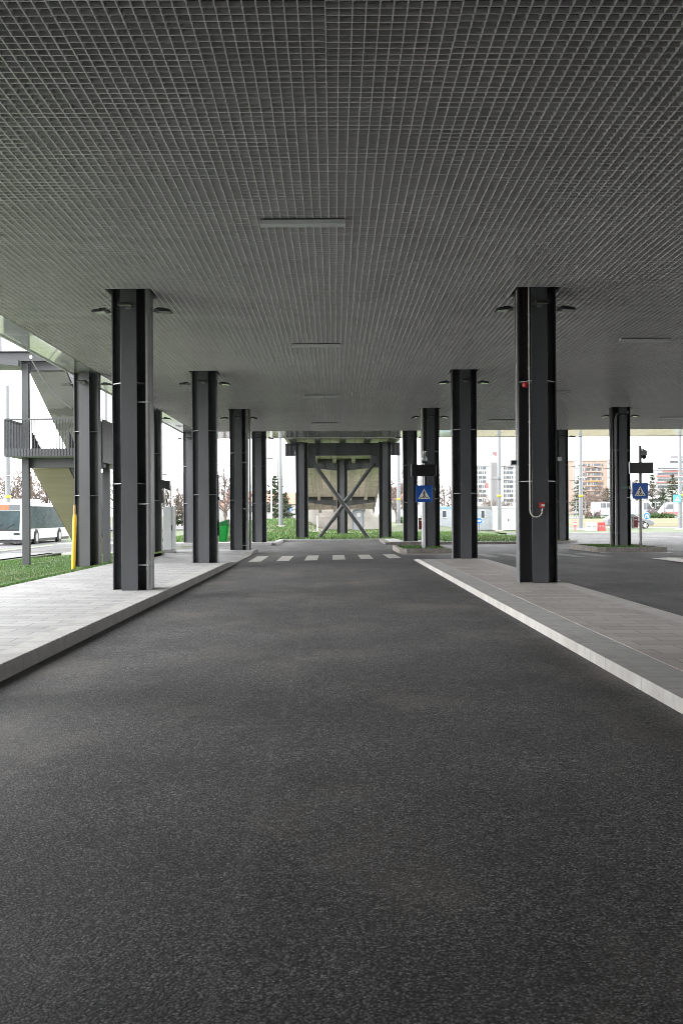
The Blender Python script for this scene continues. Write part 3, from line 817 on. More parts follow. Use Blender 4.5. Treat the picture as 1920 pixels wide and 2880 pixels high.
# EXIT plates
def exit_plate(cx, y, z, label, w=.54, h=.15):
    t = thing('exit_sign', (cx, y, z), label, 'exit sign')
    MB().box(cx-w/2, cx+w/2, y-.006, y, z-h/2, z+h/2).build('plate', 'exitgrey', t)
    cu = bpy.data.curves.new('lettering', 'FONT'); cu.body = 'EXIT'; cu.size = .1; cu.align_x = 'CENTER'; cu.align_y = 'CENTER'; cu.extrude = .001
    cu.materials.append(M['exittext'])
    o = bpy.data.objects.new('lettering', cu); col.objects.link(o); o.parent = t
    o.location = (0, -.009, 0); o.rotation_euler = (math.pi/2, 0, 0)
    bpy.context.view_layer.update()
    me = bpy.data.meshes.new_from_object(o.evaluated_get(bpy.context.evaluated_depsgraph_get()))
    o2 = bpy.data.objects.new('lettering_mesh', me); col.objects.link(o2); o2.parent = t; o2.location = o.location; o2.rotation_euler = o.rotation_euler
    bpy.data.objects.remove(o); o2.name = 'lettering'
    ar = MB()
    for s in (-1, 1):
        ax = cx+s*(w/2-.03)
        ar.box(ax-.008, ax+.008, y-.0085, y-.0065, z-.035, z+.035)
        ar.add([(ax-.022, y-.009, z+.015), (ax+.022, y-.009, z+.015), (ax, y-.009, z+.046)], [(0, 1, 2)])
        ar.add([(ax-.022, y-.009, z-.015), (ax, y-.009, z-.046), (ax+.022, y-.009, z-.015)], [(0, 1, 2)])
    ar.build('arrow', 'exitarrow', t)
M['exittext'] = plain('exit_letter_green', (.16, .5, .32), .5, .05)
M['exitarrow'] = plain('exit_arrow_white', (.55, .6, .55), .5, .05)
q = at(1758, 1371.5, ROWY[2]-HW-.02)
exit_plate(q.x, ROWY[2]-HW-.003, q.z, 'green EXIT sign with arrows on the far right column', .36, .1)
q = at(1216, 1376, ROWY[2]-HW-.02)
exit_plate(3.82, ROWY[2]-HW-.003, q.z, 'green EXIT sign half hidden behind the crossing sign on the right island', .36, .1)
# red cabinets
def red_box(pl, pr, pt, pb, y, label):
    a = at(pl, pt, y); b = at(pr, pb, y)
    t = thing('fire_box', ((a.x+b.x)/2, y, b.z), label, 'fire box')
    w = b.x-a.x
    MB().box(a.x, b.x, y, y+.22, b.z, a.z).build('case', 'darkred', t, .006)
    MB().box(a.x-.022, a.x-.001, y-.01, y+.23, b.z-.02, a.z+.02).build('door_edge', 'offwhite', t)
    MB().box(a.x+.02, b.x-.04, y-.006, y-.001, a.z-.12, a.z-.06).build('plate', 'signwhite', t)
    MB().box(b.x-.02, b.x+.3, y+.1, y+.14, (a.z+b.z)/2, (a.z+b.z)/2+.05).build('bracket', 'lampdark', t)
red_box(1177, 1189, 1457, 1489, ROWY[2]-.1, 'dark red fire box with white edge on the column behind the crossing sign')
q = at(1779, 1480, ROWY[2]-.1)
red_box(1781, 1792.5, 1455, 1484, ROWY[2]-.1, 'dark red fire box between the far right column and its post')

# ------------------------------------------------------------------ bin, cabinet, yellow pipe
bx, by = -3.25, ROWY[1]+.0
t = thing('litter_bin', (bx, by, .72), 'bright green plastic litter bin hung on the second left column', 'litter bin')
zb = .72
mb = MB()
def rrect(cx, cy, hx, hy, r, n=4):
    out = []
    for sx, sy, a0 in ((1, 1, 0), (-1, 1, 90), (-1, -1, 180), (1, -1, 270)):
        for k in range(n+1):
            a = R(a0+90*k/n); out.append((cx+sx*(hx-r)+r*math.cos(a), cy+sy*(hy-r)+r*math.sin(a)))
    return out
secs = [(0, .095, .12), (.02, .105, .13), (.5, .14, .165)]
vs = []; n = 20
for z, hx, hy in secs:
    vs += [(p[0]-(.14-hx), p[1], zb+z) for p in rrect(bx, by, hx, hy, .05)]
fs = [(i*n+k, i*n+(k+1) % n, (i+1)*n+(k+1) % n, (i+1)*n+k) for i in range(2) for k in range(n)]+[tuple(reversed(range(n)))]
mb.add(vs, fs, True); mb.build('body', 'green', t)
mb = MB(); vs = []
for z, hx, hy in ((.48, .158, .18), (.52, .158, .18), (.525, .145, .17)):
    vs += [(p[0], p[1], zb+z) for p in rrect(bx, by, hx, hy, .05)]
vs += [(p[0]*.96+bx*.04, p[1]*.96+by*.04, zb+.57+.09*max(0, min(1, (p[0]-bx+.14)/.28))) for p in rrect(bx, by, .145, .17, .05)]
fs = [(i*n+k, i*n+(k+1) % n, (i+1)*n+(k+1) % n, (i+1)*n+k) for i in range(3) for k in range(n)]+[tuple(range(3*n, 4*n))]
mb.add(vs, fs, False); mb.build('lid', 'dgreen', t)
MB().box(bx+.137, bx+.15, by-.12, by+.12, zb+.535, zb+.64).build('opening', 'black', t)
MB().box(-3.44, bx-.12, by-.03, by+.03, zb+.42, zb+.45).box(-3.44, bx-.11, by-.03, by+.03, zb+.28, zb+.31).build('bracket', 'galv', t)
a = at(459, 1426, 36.0); b = at(489, 1556, 36.0)
t = thing('electrical_cabinet', ((a.x+b.x)/2, 36, .12), 'tall pale grey electrical cabinet standing at the end of the left pavement', 'cabinet')
cw = b.x-a.x; zb = zpav(36.2)-.02; zt = a.z
MB().box(a.x, b.x-.09, 36, 36.5, zb+.12, zt).build('body', 'cabinet', t, .006)
MB().box(b.x-.088, b.x, 36.02, 36.48, zb+.14, zt-.01).build('door', 'cabinet', t, .004)
MB().box(a.x-.004, b.x+.004, 35.99, 36.51, zb, zb+.118).build('plinth', 'pipe', t)
MB().box(b.x-.085, b.x-.06, 36.0, 36.018, zb+.85, zb+1.05).build('handle', 'black', t)
t = thing('cable_bundle', (a.x, 36.2, zt), 'tangle of black and grey cables and boxes above the electrical cabinet', 'cables')
MB().box(a.x-.18, a.x-.02, 36.1, 36.4, zt+.15, zt+.75).prism([(a.x-.2, zt+1.05), (a.x+.22, zt+1.0), (a.x+.26, zt+.62), (a.x-.2, zt+.8)], 'y', 36.05, 36.35).build('dark_box', 'black', t)
for k in range(7):
    x0 = a.x-.05+.045*k
    MB().tube([(x0+rnd.uniform(-.05, .05), 36.1, zt+.7), (x0+rnd.uniform(-.05, .08), 36.02, zt+.45), (x0+rnd.uniform(0, .1), 36.05, zt+.2), (x0+.05, 36.2, zt)], .014, 6).build('cable', 'conduit' if k % 2 else 'black', t)
a = at(206.5, 1597, 26.6); b = at(211, 1447, 26.6); c = at(211, 1420, 26.6)
t = thing('gas_pipe', a, 'bright yellow upright pipe with tan top standing in the lawn', 'pipe')
MB().tube([Vector((a.x, a.y, zlawn(a.x, a.y)-.1)), b-Vector((0, 0, .1)), b], [.055, .055, .045], 16).build('sleeve', 'yellow', t)
MB().tube([b, c], .036, 12).build('pipe', 'tan', t)

# ------------------------------------------------------------------ stair tower on the left
t = thing('stair_tower', (-8.2, 28.5, 0), 'dark steel stair tower with railed landing and grey concrete flights beside the canopy', 'stairs')
def post(x, y, z0, z1, w=.2):
    MB().box(x-w/2, x+w/2, y-w/2+.012, y+w/2-.012, z0, z1).build('post', 'steel_far', t, .004)
    MB().box(x-w/2-.002, x+w/2+.002, y-w/2, y-w/2+.0115, z0, z1).build('post_flange', 'steel_far', t)
post(-9.43, 29.1, -.2, 6.22)
post(-7.24, 30.2, -.2, 3.3)
post(-10.35, 29.3, 6.5, 9)
post(-9.6, 39.2, -.3, 3.3)
ZL = 3.42; LY0, LY1 = 28.5, 30.4; LXA, LXB = -9.87, -7.0
MB().box(LXA, LXB, LY0, LY1, ZL-.12, ZL).build('landing_slab', 'stairconc', t)
MB().box(-9.5, -7.1, 29.25, 29.5, ZL-.42, ZL-.121).build('landing_beam', 'steel', t)
rl = MB()
rl.bar((LXA, LY0+.01, ZL+1.0), (LXB, LY0+.01, ZL+1.0), .05, .05)
rl.bar((LXA, LY0+.01, ZL-.1), (LXA, LY0+.01, ZL+1.0), .05, .05)
NB = 31; SB = (LXB-LXA-.1)/(NB-1)
for k in range(NB):
    x = LXA+.06+SB*k
    rl.box(x-.008, x+.008, LY0-.01, LY0+.03, ZL-.11, ZL+.98)
rl.build('railing', 'steel_far', t)
ft = MB()
for k in range(NB):
    x = LXA+.06+SB*k
    ft.box(x-.03, x+.03, LY0-.028, LY0-.0115, ZL-.12, ZL+.12)
ft.box(LXA, LXB, LY0-.011, LY0-.001, ZL-.13, ZL+.11)
ft.build('toe_plate', 'steel_far', t)
rl = MB()
rl.bar((LXA, LY0+.04, ZL+1.0), (LXA, LY1, ZL+1.0), .05, .06)
for k in range(14):
    y = LY0+.15+.13*k; rl.box(LXA-.02, LXA+.02, y-.008, y+.008, ZL-.09, ZL+.97)
rl.box(LXA-.01, LXA-.001, LY0+.05, LY1, ZL-.12, ZL+.1)
rl.build('railing', 'steel_far', t)
def flight(x0, x1, y0, z0, y1, z1, mat, name='flight'):
    m_ = MB(); d = .22
    m_.prism([(y0, z0+d), (y1, z1+d), (y1, z1), (y0, z0)], 'x', x0, x1)
    n_ = int(abs(z1-z0)/.17)
    for k in range(n_):
        ya = y0+(y1-y0)*k/n_; yb = y0+(y1-y0)*(k+1)/n_; za = z0+d+(z1-z0)*(k+1)/n_
        m_.box(x0+.002, x1-.002, ya, yb, za, za+.17)
    m_.build(name, mat, t)
    for xa, xb in ((x0-.03, x0-.004), (x1+.004, x1+.03)):
        MB().prism([(y0, z0+1.15), (y1, z1+1.15), (y1, z1+.03), (y0, z0+.03)], 'x', xa, xb).build('side_guard', 'steel_far', t)
flight(-9.45, -8.33, 29.8, 3.0, 35.2, .1, 'woodboard')
flight(-9.45, -8.33, 29.55, 6.0, 34.7, 3.3, 'stairconc')
MB().box(-9.6, -7.0, 34.75, 36.6, ZL-.12, ZL).build('landing_slab', 'stairconc', t)
MB().box(-8.2, -7.0, LY1+.01, 34.74, ZL-.12, ZL).build('walkway_slab', 'stairconc', t)
MB().box(-6.99, -6.96, LY0+.05, 36.6, ZL-.3, ZL+1.0).build('side_guard', 'steel_far', t)
MB().box(-8.24, -8.21, 30.5, 34.7, ZL-.1, ZL+1.0).build('side_guard', 'steel_far', t)
# upper landing frame
MB().box(-13, -7.75, 28.9, 28.92, 6.24, 6.5).box(-13, -7.75, 28.78, 29.04, 6.501, 6.52).box(-13, -7.75, 28.78, 29.04, 6.22, 6.239).build('upper_beam', 'steel_far', t)
MB().box(-9.5, -7.75, 29.25, 29.5, 6.0, 6.3).build('upper_beam', 'steel', t)
MB().box(-12.0, -9.54, 29.06, 31, 6.26, 6.36).build('upper_slab', 'stairconc', t)
MB().prism([(-13, 6.6), (-9.46, 6.2), (-9.46, 6.02), (-13, 6.42)], 'y', 28.5, 28.7).build('upper_beam', 'steel_far', t)
t2 = thing('cable', (-9.1, 28.3, 5.9), 'black cable drooping from the stair post to the lawn column', 'cable')
pts = []
a = at(88, 1010, 28.3); b = at(204, 1150, 27.5)
for k in range(13):
    u = k/12; p = a.lerp(b, u); pts.append((p.x, p.y, p.z-.32*math.sin(math.pi*u)*.6))
MB().tube(pts, .018, 6).build('wire', 'cable', t2)
MB().lathe([(.03, 0), (.05, .06), (.03, .12)], a, 8).build('insulator', 'galv', t2)

# ------------------------------------------------------------------ stair bridge at the end of the lane
YT = 55.3
t = thing('stair_bridge', (.5, YT, 0), 'long concrete stairway on dark steel trestles with crossed braces at the end of the lane', 'bridge')
def xcol(x, y, z0, z1, nm='trestle_column'):
    s = MB(); h, w, ft_ = .36, .15, .03
    for k in (-1, 1):
        s.box(x-w, x+w, y+k*h-(ft_ if k > 0 else 0), y+k*h+(ft_ if k < 0 else 0), z0, z1)
        s.box(x+k*h-(ft_ if k > 0 else 0), x+k*h+(ft_ if k < 0 else 0), y-w, y+w, z0, z1)
    s.box(x-.01, x+.01, y-h+ft_, y+h-ft_, z0, z1).box(x-h+ft_, x-.0101, y-.01, y+.01, z0, z1).box(x+.0101, x+h-ft_, y-.01, y+.01, z0, z1)
    s.build(nm, 'steel', t)
xl = at(849, 1400, YT).x; xr = at(1082, 1400, YT).x; xm = at(962, 1400, 66).x
xcol(xl, YT, -.1, 5.72); xcol(xr, YT, -.1, 5.72); xcol(xm, 66, -.1, 5.3)
zt, zb = 5.66, 4.93
bl = at(800, 1260, YT-.2).x; brx = at(1126, 1260, YT-.2).x
def girder(x0, x1, y, zt, zb, stiff):
    s = MB().box(x0, x1, y-.012, y+.012, zb+.03, zt-.03).box(x0, x1, y-.15, y+.15, zt-.0295, zt).box(x0, x1, y-.15, y+.15, zb, zb+.0295)
    for x in stiff: s.box(x-.01, x+.01, y-.145, y-.0125, zb+.031, zt-.031)
    return s
girder(xl+.37, xr-.37, YT, zt, zb, [xl+.9, xl+2.0, xl+3.1, xr-.9]).build('girder', 'steel', t)
girder(bl, xl-.37, YT, zt, zb, [bl+.12, bl+.35]).build('girder', 'steel', t)
girder(xr+.37, brx, YT, zt, zb, [brx-.35, brx-.12]).build('girder', 'steel', t)
# purlins and deck over the girder
for k in range(5):
    x = bl+.5+k*(brx-bl-1)/4
    MB().box(x-.15, x+.15, 52.3, 63, zt+.004, zt+.24).build('purlin', 'steel', t)
MB().box(bl, brx, 52.2, 63.4, zt+.25, zt+.45).build('deck', 'panelconc', t)
# sloping slab
x0, x1 = -2.35, 3.45
ya, za, yb, zb2 = 63.4, 5.78, 86, 1.95
MB().prism([(ya, za), (yb, zb2), (yb, zb2+.3), (ya, za+.3)], 'x', x0, x1).build('sloping_slab', 'panelconc', t)
def zs(y): return za+(zb2-za)*(y-ya)/(yb-ya)
for x in (-1.3, .0, 1.3, 2.6):
    MB().prism([(ya, za-.004), (yb, zb2-.004), (yb, zb2-.28), (ya, za-.28)], 'x', x-.13, x+.13).build('rib', 'concrete', t)
for x in (x0-.06, x1+.06):
    MB().prism([(ya, za+1.0), (yb, zb2+1.0), (yb, zb2-.3), (ya, za-.3)], 'x', x-.055, x+.055).build('side_guard', 'concrete', t)
def vbeam(y, zt_, deep, tip, x0=-2.3, x1=3.4):
    m_ = MB()
    for s, xe in ((-1, x0), (1, x1)):
        xi = xm+s*.36
        p = [(xi, zt_), (xe, zt_), (xe, zt_-tip), (xi, zt_-deep)]
        if s < 0: p.reverse()
        m_.prism(p, 'y', y-.015, y+.015)
        lo = [(xi, zt_-deep), (xe, zt_-tip)]
        m_.bar((lo[0][0], y, lo[0][1]), (lo[1][0], y, lo[1][1]), .3, .03)
        m_.bar((xi, y, zt_), (xe, y, zt_), .3, .03)
        for f in (.35, .75):
            xx = xi+(xe-xi)*f; m_.box(xx-.01, xx+.01, y-.14, y-.016, zt_-deep+(deep-tip)*f+.02, zt_-.02)
    m_.build('cross_beam', 'steel', t)
vbeam(66, zs(66)-.05, .72, .45)
vbeam(80, zs(80)-.02, .72, .42)
# crossed tubes
yb_ = YT-.05
def brace(p, q, y, sleeve=None):
    a = at(p[0], p[1], y); b = at(q[0], q[1], y); d = (b-a)
    b = a+d*1.12
    MB().tube([a, b], .115, 14).build('brace', 'steel_tube', t)
    if sleeve:
        for s0, s1 in sleeve:
            MB().tube([a.lerp(b, s0), a.lerp(b, s1)], .14, 14).build('brace_sleeve', 'steel', t)
M['steel_tube'] = plain('tube_paint', (.05, .05, .052), .4, .12, 2)
brace((888, 1312), (1036, 1514), YT-.25)
brace((1052, 1302), (896, 1514), YT+.02, ((.34, .5), (.56, .68)))
for s, xx in ((1, xl+.37), (-1, xr-.37)):
    p = [(xx, zb), (xx+s*.42, zb), (xx+s*.5, zb-.5), (xx+s*.25, zb-.7), (xx, zb-.7)]
    if s < 0: p.reverse()
    MB().prism(p, 'y', YT-.012, YT+.012).build('gusset', 'steel', t)
struct(sheet('path', fr(-2.6, 3.6, 1), fr(70, 86.3, 2), lambda x, y: zgr(x, y)+.03, M['dirt']), 'bare pale earth under the stairway')
tw = thing('retaining_wall', (.5, 88, 0), 'pale concrete block wall at the foot of the stairway', 'wall')
MB().box(-3.6, 4.0, 86.4, 87.2, -.5, 1.3).build('lower_course', 'concrete', tw)
MB().box(-3.3, 3.7, 86.6, 87.4, 1.303, 2.3).build('upper_course', 'offconc', tw) if 'offconc' in M else MB().box(-3.3, 3.7, 86.6, 87.4, 1.303, 2.3).build('upper_course', 'concrete', tw)

# portable toilet
YP = 82
a = at(990, 1432, YP); b = at(1023.5, 1498, YP)
zb = zgr((a.x+b.x)/2, YP)-.02
t = thing('portable_toilet', ((a.x+b.x)/2, YP, zb), 'grey portable toilet cabin with round white window under the stairway', 'portable toilet')
w = b.x-a.x; cx = (a.x+b.x)/2; H = a.z
prof = [(cx-w/2, zb), (cx+w/2, zb), (cx+w/2, H-.25), (cx+w/2-.1, H-.06), (cx+w/2-.28, H), (cx-w/2+.28, H), (cx-w/2+.1, H-.06), (cx-w/2, H-.25)]
MB().prism(prof, 'y', YP, YP+1.05).build('cabin', 'toilet', t, .02)
MB().prism([(cx-w/2+.12, zb+.1), (cx+w/2-.12, zb+.1), (cx+w/2-.12, H-.3), (cx+w/2-.3, H-.14), (cx-w/2+.3, H-.14), (cx-w/2+.12, H-.3)], 'y', YP-.03, YP-.002).build('door', plain('toilet_door', (.27, .29, .32), .5, .05), t)
MB().tube([(cx+.06, YP-.05, H-.5), (cx+.06, YP-.032, H-.5)], .19, 18).build('window', 'white', t)
MB().box(cx-w/2-.03, cx+w/2+.03, YP-.04, YP+1.1, zb-.1, zb+.06).build('skid', 'pipe', t)
t = thing('marker_post', at(892, 1499, 72), 'slim white marker post on the grass behind the crossed braces', 'post')
p = at(892, 1452, 72); pb = at(892, 1499, 72)
MB().tube([(p.x, 72, pb.z-.2), p], .05, 8).build('pole', 'white', t)
MB().tube([p, p+Vector((0, 0, .03))], .055, 8).build('cap', 'offwhite', t)

# ------------------------------------------------------------------ poles, lamps and small signs beyond
def big_pole(px, base, top, Y, r, label, band=True, z0=None):
    b = at(px, base, Y); tp = at(px, top, Y)
    zb_ = (zgr(b.x, Y)-.05) if z0 is None else z0
    t = thing('mast', (b.x, Y, zb_), label, 'mast', 'pale masts standing beyond the canopy')
    MB().tube([(b.x, Y, zb_), (b.x, Y, tp.z)], [r, r*.72], 14).build('shaft', 'polew', t)
    MB().box(b.x-.3, b.x+.3, Y-.3, Y+.3, zb_-.2, zb_+.12).build('footing', 'concrete', t)
    zz = 3.5
    MB().lathe([(r*.98, -.02), (r*1.15, -.02), (r*1.15, .02), (r*.98, .02)], (b.x, Y, zz+.9), 12).bar((b.x-.5, Y-r, zz+.9), (b.x+.5, Y-r, zz+.9), .04, .04).build('collar', 'galv', t)
    if band: MB().lathe([(r*.95, -.1), (r*1.08, -.1), (r*1.08, .1), (r*.95, .1)], (b.x, Y, 2.9), 12).build('band', 'yelgreen', t)
    return b
big_pole(24, 1527, 1084, 67, .19, 'tall pale mast in front of the parked bus', z0=-.5)
big_pole(790, 1501, 900, 75, .16, 'tall pale mast left of the stairway trestle', band=False)
big_pole(1121, 1490, 900, 88, .16, 'tall pale mast right of the stairway trestle')
big_pole(1404, 1497, 900, 75.5, .165, 'tall pale mast in front of the site cabins')
big_pole(1632.5, 1492.6, 900, 78, .17, 'tall pale mast left of the far right column', z0=.1)
big_pole(1912, 1494, 900, 77, .17, 'tall pale mast at the right edge of the frame', z0=.1)
big_pole(300, 1480, 900, 75, .16, 'tall pale mast behind the stairs', band=False)
def thin_pole(px, top, Y, r, label, kind='single', sgn=-1, mat='pipe'):
    tp = at(px, top, Y); zb_ = zgr(tp.x, Y)-.1
    t = thing('street_lamp', (tp.x, Y, zb_), label, 'street lamp')
    MB().tube([(tp.x, Y, zb_), tp], [r*1.2, r*.8], 8).build('pole', mat, t)
    if kind in ('single', 'double'):
        for s in ((sgn,) if kind == 'single' else (-1, 1)):
            MB().tube([tp, tp+Vector((s*.9, 0, .1))], r*.7, 6).build('arm', mat, t)
            MB().cbox(tp+Vector((s*1.3, 0, .1)), (.9, .35, .16)).build('lamp_head', 'lampdark', t, .03)
    elif kind == 'red':
        MB().cbox(tp+Vector((0, 0, .4)), (.4, .4, .8)).build('lamp_head', 'bldred', t, .05)
        MB().cbox(tp+Vector((-.4, 0, .45)), (.35, .4, .5)).build('shield', 'bldgrey', t)
    return t
thin_pole(781, 1291, 150, .14, 'thin street lamp with one arm above the conifer by the bridge')
thin_pole(1613, 1272, 190, .14, 'double street lamp in front of the orange apartment block', 'double')
thin_pole(1379, 1190, 120, .09, 'thin grey pole before the pale apartment block', 'none')
thin_pole(1393, 1283, 160, .05, 'thin white pole with a red and grey head before the apartments', 'red', mat='polew')
thin_pole(763, 1345, 95, .07, 'thin white pole beside the conifer', 'none', mat='white')
thin_pole(516, 1330, 140, .08, 'thin pale pole in the gap beside the bin column', 'none', mat='polew')
thin_pole(480, 1336, 170, .1, 'distant street lamp beside the bin column', 'single')
def round_sign(px, py, Y, dia, label, post_to, arrow='up', post_px=None):
    c = at(px, py, Y)
    t = thing('round_sign', (c.x, Y, zgr(c.x, Y)), label, 'road sign')
    MB().tube([(c.x, Y+.03, c.z), (c.x, Y+.05, c.z)], dia/2, 20).build('rim', 'signwhite', t)
    MB().tube([(c.x, Y, c.z), (c.x, Y+.025, c.z)], dia/2*.93, 20).build('disc', 'blue2', t)
    a = MB(); k = dia; y = Y-.004
    if arrow == 'up':
        a.prism([(c.x-.06*k, c.z-.3*k), (c.x+.06*k, c.z-.3*k), (c.x+.06*k, c.z+.05*k), (c.x+.2*k, c.z+.05*k), (c.x, c.z+.32*k), (c.x-.2*k, c.z+.05*k), (c.x-.06*k, c.z+.05*k)], 'y', y, y+.003)
    elif arrow == 'right':
        a.prism([(c.x-.3*k, c.z-.12*k), (c.x+.02*k, c.z-.12*k), (c.x+.02*k, c.z-.24*k), (c.x+.32*k, c.z), (c.x+.02*k, c.z+.24*k), (c.x+.02*k, c.z+.12*k), (c.x-.3*k, c.z+.12*k)], 'y', y, y+.003)
    else:
        a.prism([(c.x-.26*k, c.z-.25*k), (c.x-.1*k, c.z-.25*k), (c.x-.1*k, c.z-.02*k), (c.x, c.z+.06*k), (c.x+.1*k, c.z-.02*k), (c.x+.1*k, c.z-.25*k), (c.x+.26*k, c.z-.25*k), (c.x+.24*k, c.z+.1*k), (c.x, c.z+.25*k), (c.x-.24*k, c.z+.1*k)], 'y', y, y+.003)
    a.build('arrow', 'signwhite', t)
    MB().tube([(c.x, Y+.09, zgr(c.x, Y)-.1), (c.x, Y+.09, c.z+dia/2)], .035, 8).build('post', 'polew', t)
M['blue2'] = plain('sign_bright_blue', (.015, .17, .6), .4, .05)
round_sign(1347, 1464.5, 70, .46, 'round blue sign with white arrow beside the second right column', 0, 'right')
round_sign(1817.5, 1451, 82, .6, 'round blue sign with white bent arrow on a white post by the main road', 0, 'fork')
round_sign(818, 1433.5, 118, .42, 'small round blue sign with white up arrow left of the trestle', 0, 'up')
t = thing('crossing_sign', at(1902, 1402, 76.7), 'pale blue pedestrian crossing sign on the right-hand mast', 'road sign')
q = at(1903, 1402, 76.6); crossing_art(t, q.x, 76.6, q.z, .62, 'cyan')
MB().box(q.x-.05, q.x+.4, 76.63, 76.7, q.z-.03, q.z+.03).build('clamp', 'galv', t)

# overhead wires
def wire(p, q, sag, label, r=.02):
    t = thing('overhead_wire', p, label, 'wire', 'overhead wires between the masts')
    pts = []
    for k in range(13):
        u = k/12; v = Vector(p).lerp(Vector(q), u); pts.append((v.x, v.y, v.z-sag*4*u*(1-u)))
    MB().tube(pts, r, 5).build('wire', 'cable', t)
a = at(1404, 1311, 75.4); b = at(1632, 1309, 77.9); c = at(1912, 1322, 76.9)
wire(a, b, .25, 'overhead wire between the cabin mast and the next mast', .022)
wire(b, c, .2, 'overhead wire between the two right-hand masts', .022)
wire(at(1404, 1349, 75.3), at(1340, 1349, 76), .02, 'short wire reaching left from the cabin mast')
wire(at(1404, 1349, 75.3), at(1632, 1349, 77.8), .2, 'lower wire between the cabin mast and the next mast')
wire(at(790, 1346, 75), at(700, 1344, 76), .02, 'wire running left from the mast beside the trestle')
wire(at(24, 1195, 66.8), at(-60, 1205, 60), .1, 'wire running left from the mast in front of the bus')
wire(at(440, 1180, 75), at(560, 1240, 110), .3, 'thin wire crossing the sky behind the bin column')

# ------------------------------------------------------------------ trees
def bare_tree(px, top, Y, spread, label, seed, mat='twig', group='bare trees beyond the canopy', zb_=None, dens=1.0):
    rg = random.Random(seed); tp = at(px, top, Y)
    z0 = zgr(tp.x, Y)-.1 if zb_ is None else zb_
    H = tp.z-z0
    t = thing('bare_tree', (tp.x, Y, z0), label, 'tree', group)
    tr = MB(); cr = MB()
    th = H*rg.uniform(.28, .36)
    tr.tube([(tp.x, Y, z0), (tp.x+rg.uniform(-.1, .1), Y, z0+th*.5), (tp.x+rg.uniform(-.2, .2), Y, z0+th)], [H*.025, H*.02, H*.016], 8)
    base = Vector((tp.x, Y, z0+th))
    ok = MB
    def grow(p, d, ln, r, lev):
        q = p+d*ln*.5+Vector((rg.gauss(0, .05), rg.gauss(0, .05), 0))*ln
        e = q+(d+Vector((rg.gauss(0, .18), rg.gauss(0, .18), rg.gauss(.06, .1)))).normalized()*ln*.5
        e.z = min(e.z, tp.z)
        (tr if lev < 2 else cr).tube([p, q, e], [r, r*.8, r*.55], 5 if lev < 2 else 3, cap=False)
        if lev >= 4: return
        nb = [4, 4, 4, 4][lev] if rg.random() < dens else 3
        for k in range(nb):
            u = rg.uniform(.3, 1); s = p.lerp(q, u*2) if u < .5 else q.lerp(e, u*2-1)
            nd = (d+Vector((rg.gauss(0, .75), rg.gauss(0, .75), rg.gauss(.1, .45)))).normalized()
            grow(s, nd, ln*rg.uniform(.5, .75), max(r*.55, .013), lev+1)
    n0 = 5
    for k in range(n0):
        a = 2*math.pi*k/n0+rg.uniform(-.4, .4)
        d = Vector((math.cos(a)*spread, math.sin(a)*spread, rg.uniform(.6, 1.2))).normalized()
        grow(base-Vector((0, 0, th*.3*rg.random())), d, H*.42*rg.uniform(.75, 1.1), H*.011, 0)
    grow(base, Vector((0, 0, 1)), H*.4, H*.012, 0)
    tr.build('trunk', 'bark', t); cr.build('crown', mat, t)
def conifer(px, top, Y, rad, label, seed, mat='needle', zb_=None, low=.08):
    rg = random.Random(seed); tp = at(px, top, Y)
    z0 = zgr(tp.x, Y)-.1 if zb_ is None else zb_
    H = tp.z-z0
    t = thing('conifer', (tp.x, Y, z0), label, 'tree', 'conifers beyond the canopy')
    tr = MB().tube([(tp.x, Y, z0), (tp.x, Y, z0+H*.98)], [H*.02, .02], 7); cr = MB()
    nl = 17
    for i in range(nl):
        u = low+(1-low)*(i+rg.random()*.6)/nl
        if u > .98: continue
        rr = rad*(1-u)**.8*rg.uniform(.7, 1.15)+.12
        for k in range(rg.randint(5, 8)):
            a = rg.uniform(0, 6.283); ln = rr*rg.uniform(.55, 1.15)
            p = Vector((tp.x, Y, z0+H*u)); e = p+Vector((math.cos(a)*ln, math.sin(a)*ln, rg.uniform(-.18, .2)*ln))
            tr.tube([p, e], [.03, .012], 3, cap=False)
            for c_ in range(int(10+ln*14)):
                s = rg.uniform(.15, 1); q = p.lerp(e, s)+Vector((rg.gauss(0, .09), rg.gauss(0, .09), rg.gauss(-.03, .07)))
                w = rg.uniform(.06, .15)
                v = [q+Vector((rg.gauss(0, w), rg.gauss(0, w), rg.gauss(0, w*.6))) for _ in range(3)]
                cr.add(v, [(0, 1, 2)])
    tr.build('trunk', 'bark', t); cr.build('crown', mat, t)
L_ = [(-25, 1300, 112, 'leftmost bare brown tree behind the bus'), (40, 1318, 118, 'bare brown tree behind the bus beside its mast'), (85, 1290, 108, 'tall bare brown tree behind the bus and stair post'),
      (130, 1300, 116, 'bare brown tree behind the bus seen past the stair flight'), (175, 1310, 122, 'bare brown tree mostly hidden by the stair flight'), (232, 1300, 115, 'bare brown tree hidden behind the lawn column'),
      (330, 1310, 120, 'bare tree hidden behind the nearest left column'), (420, 1330, 125, 'bare tree behind the nearest left downpipe'), (492, 1358, 120, 'bare pinkish tree behind the electrical cabinet'), (512, 1348, 135, 'bare grey tree in the gap by the bin column')]
for i, (px, top, Y, lb) in enumerate(L_): bare_tree(px, top, Y, 1.0, lb, 20+i, 'twig' if i % 3 else 'twig2', zb_=-.5 if px < 300 else None)
bare_tree(634, 1298, 98, .9, 'bare pinkish tree above the green bin', 41, 'twig2')
bare_tree(660, 1330, 120, .9, 'bare tree half hidden by the column at the crossing', 42)
bare_tree(1114, 1305, 105, .9, 'bare tree behind the mast right of the trestle', 43, 'twig2')
bare_tree(1150, 1330, 130, .9, 'bare reddish tree hidden behind the far right row column', 44)
bare_tree(1246, 1318, 125, 1.0, 'bare grey tree above the blue roofed cabin', 45, 'twig2')
bare_tree(1268, 1330, 140, 1.0, 'bare reddish tree behind the cabin, left of the second right column', 46)
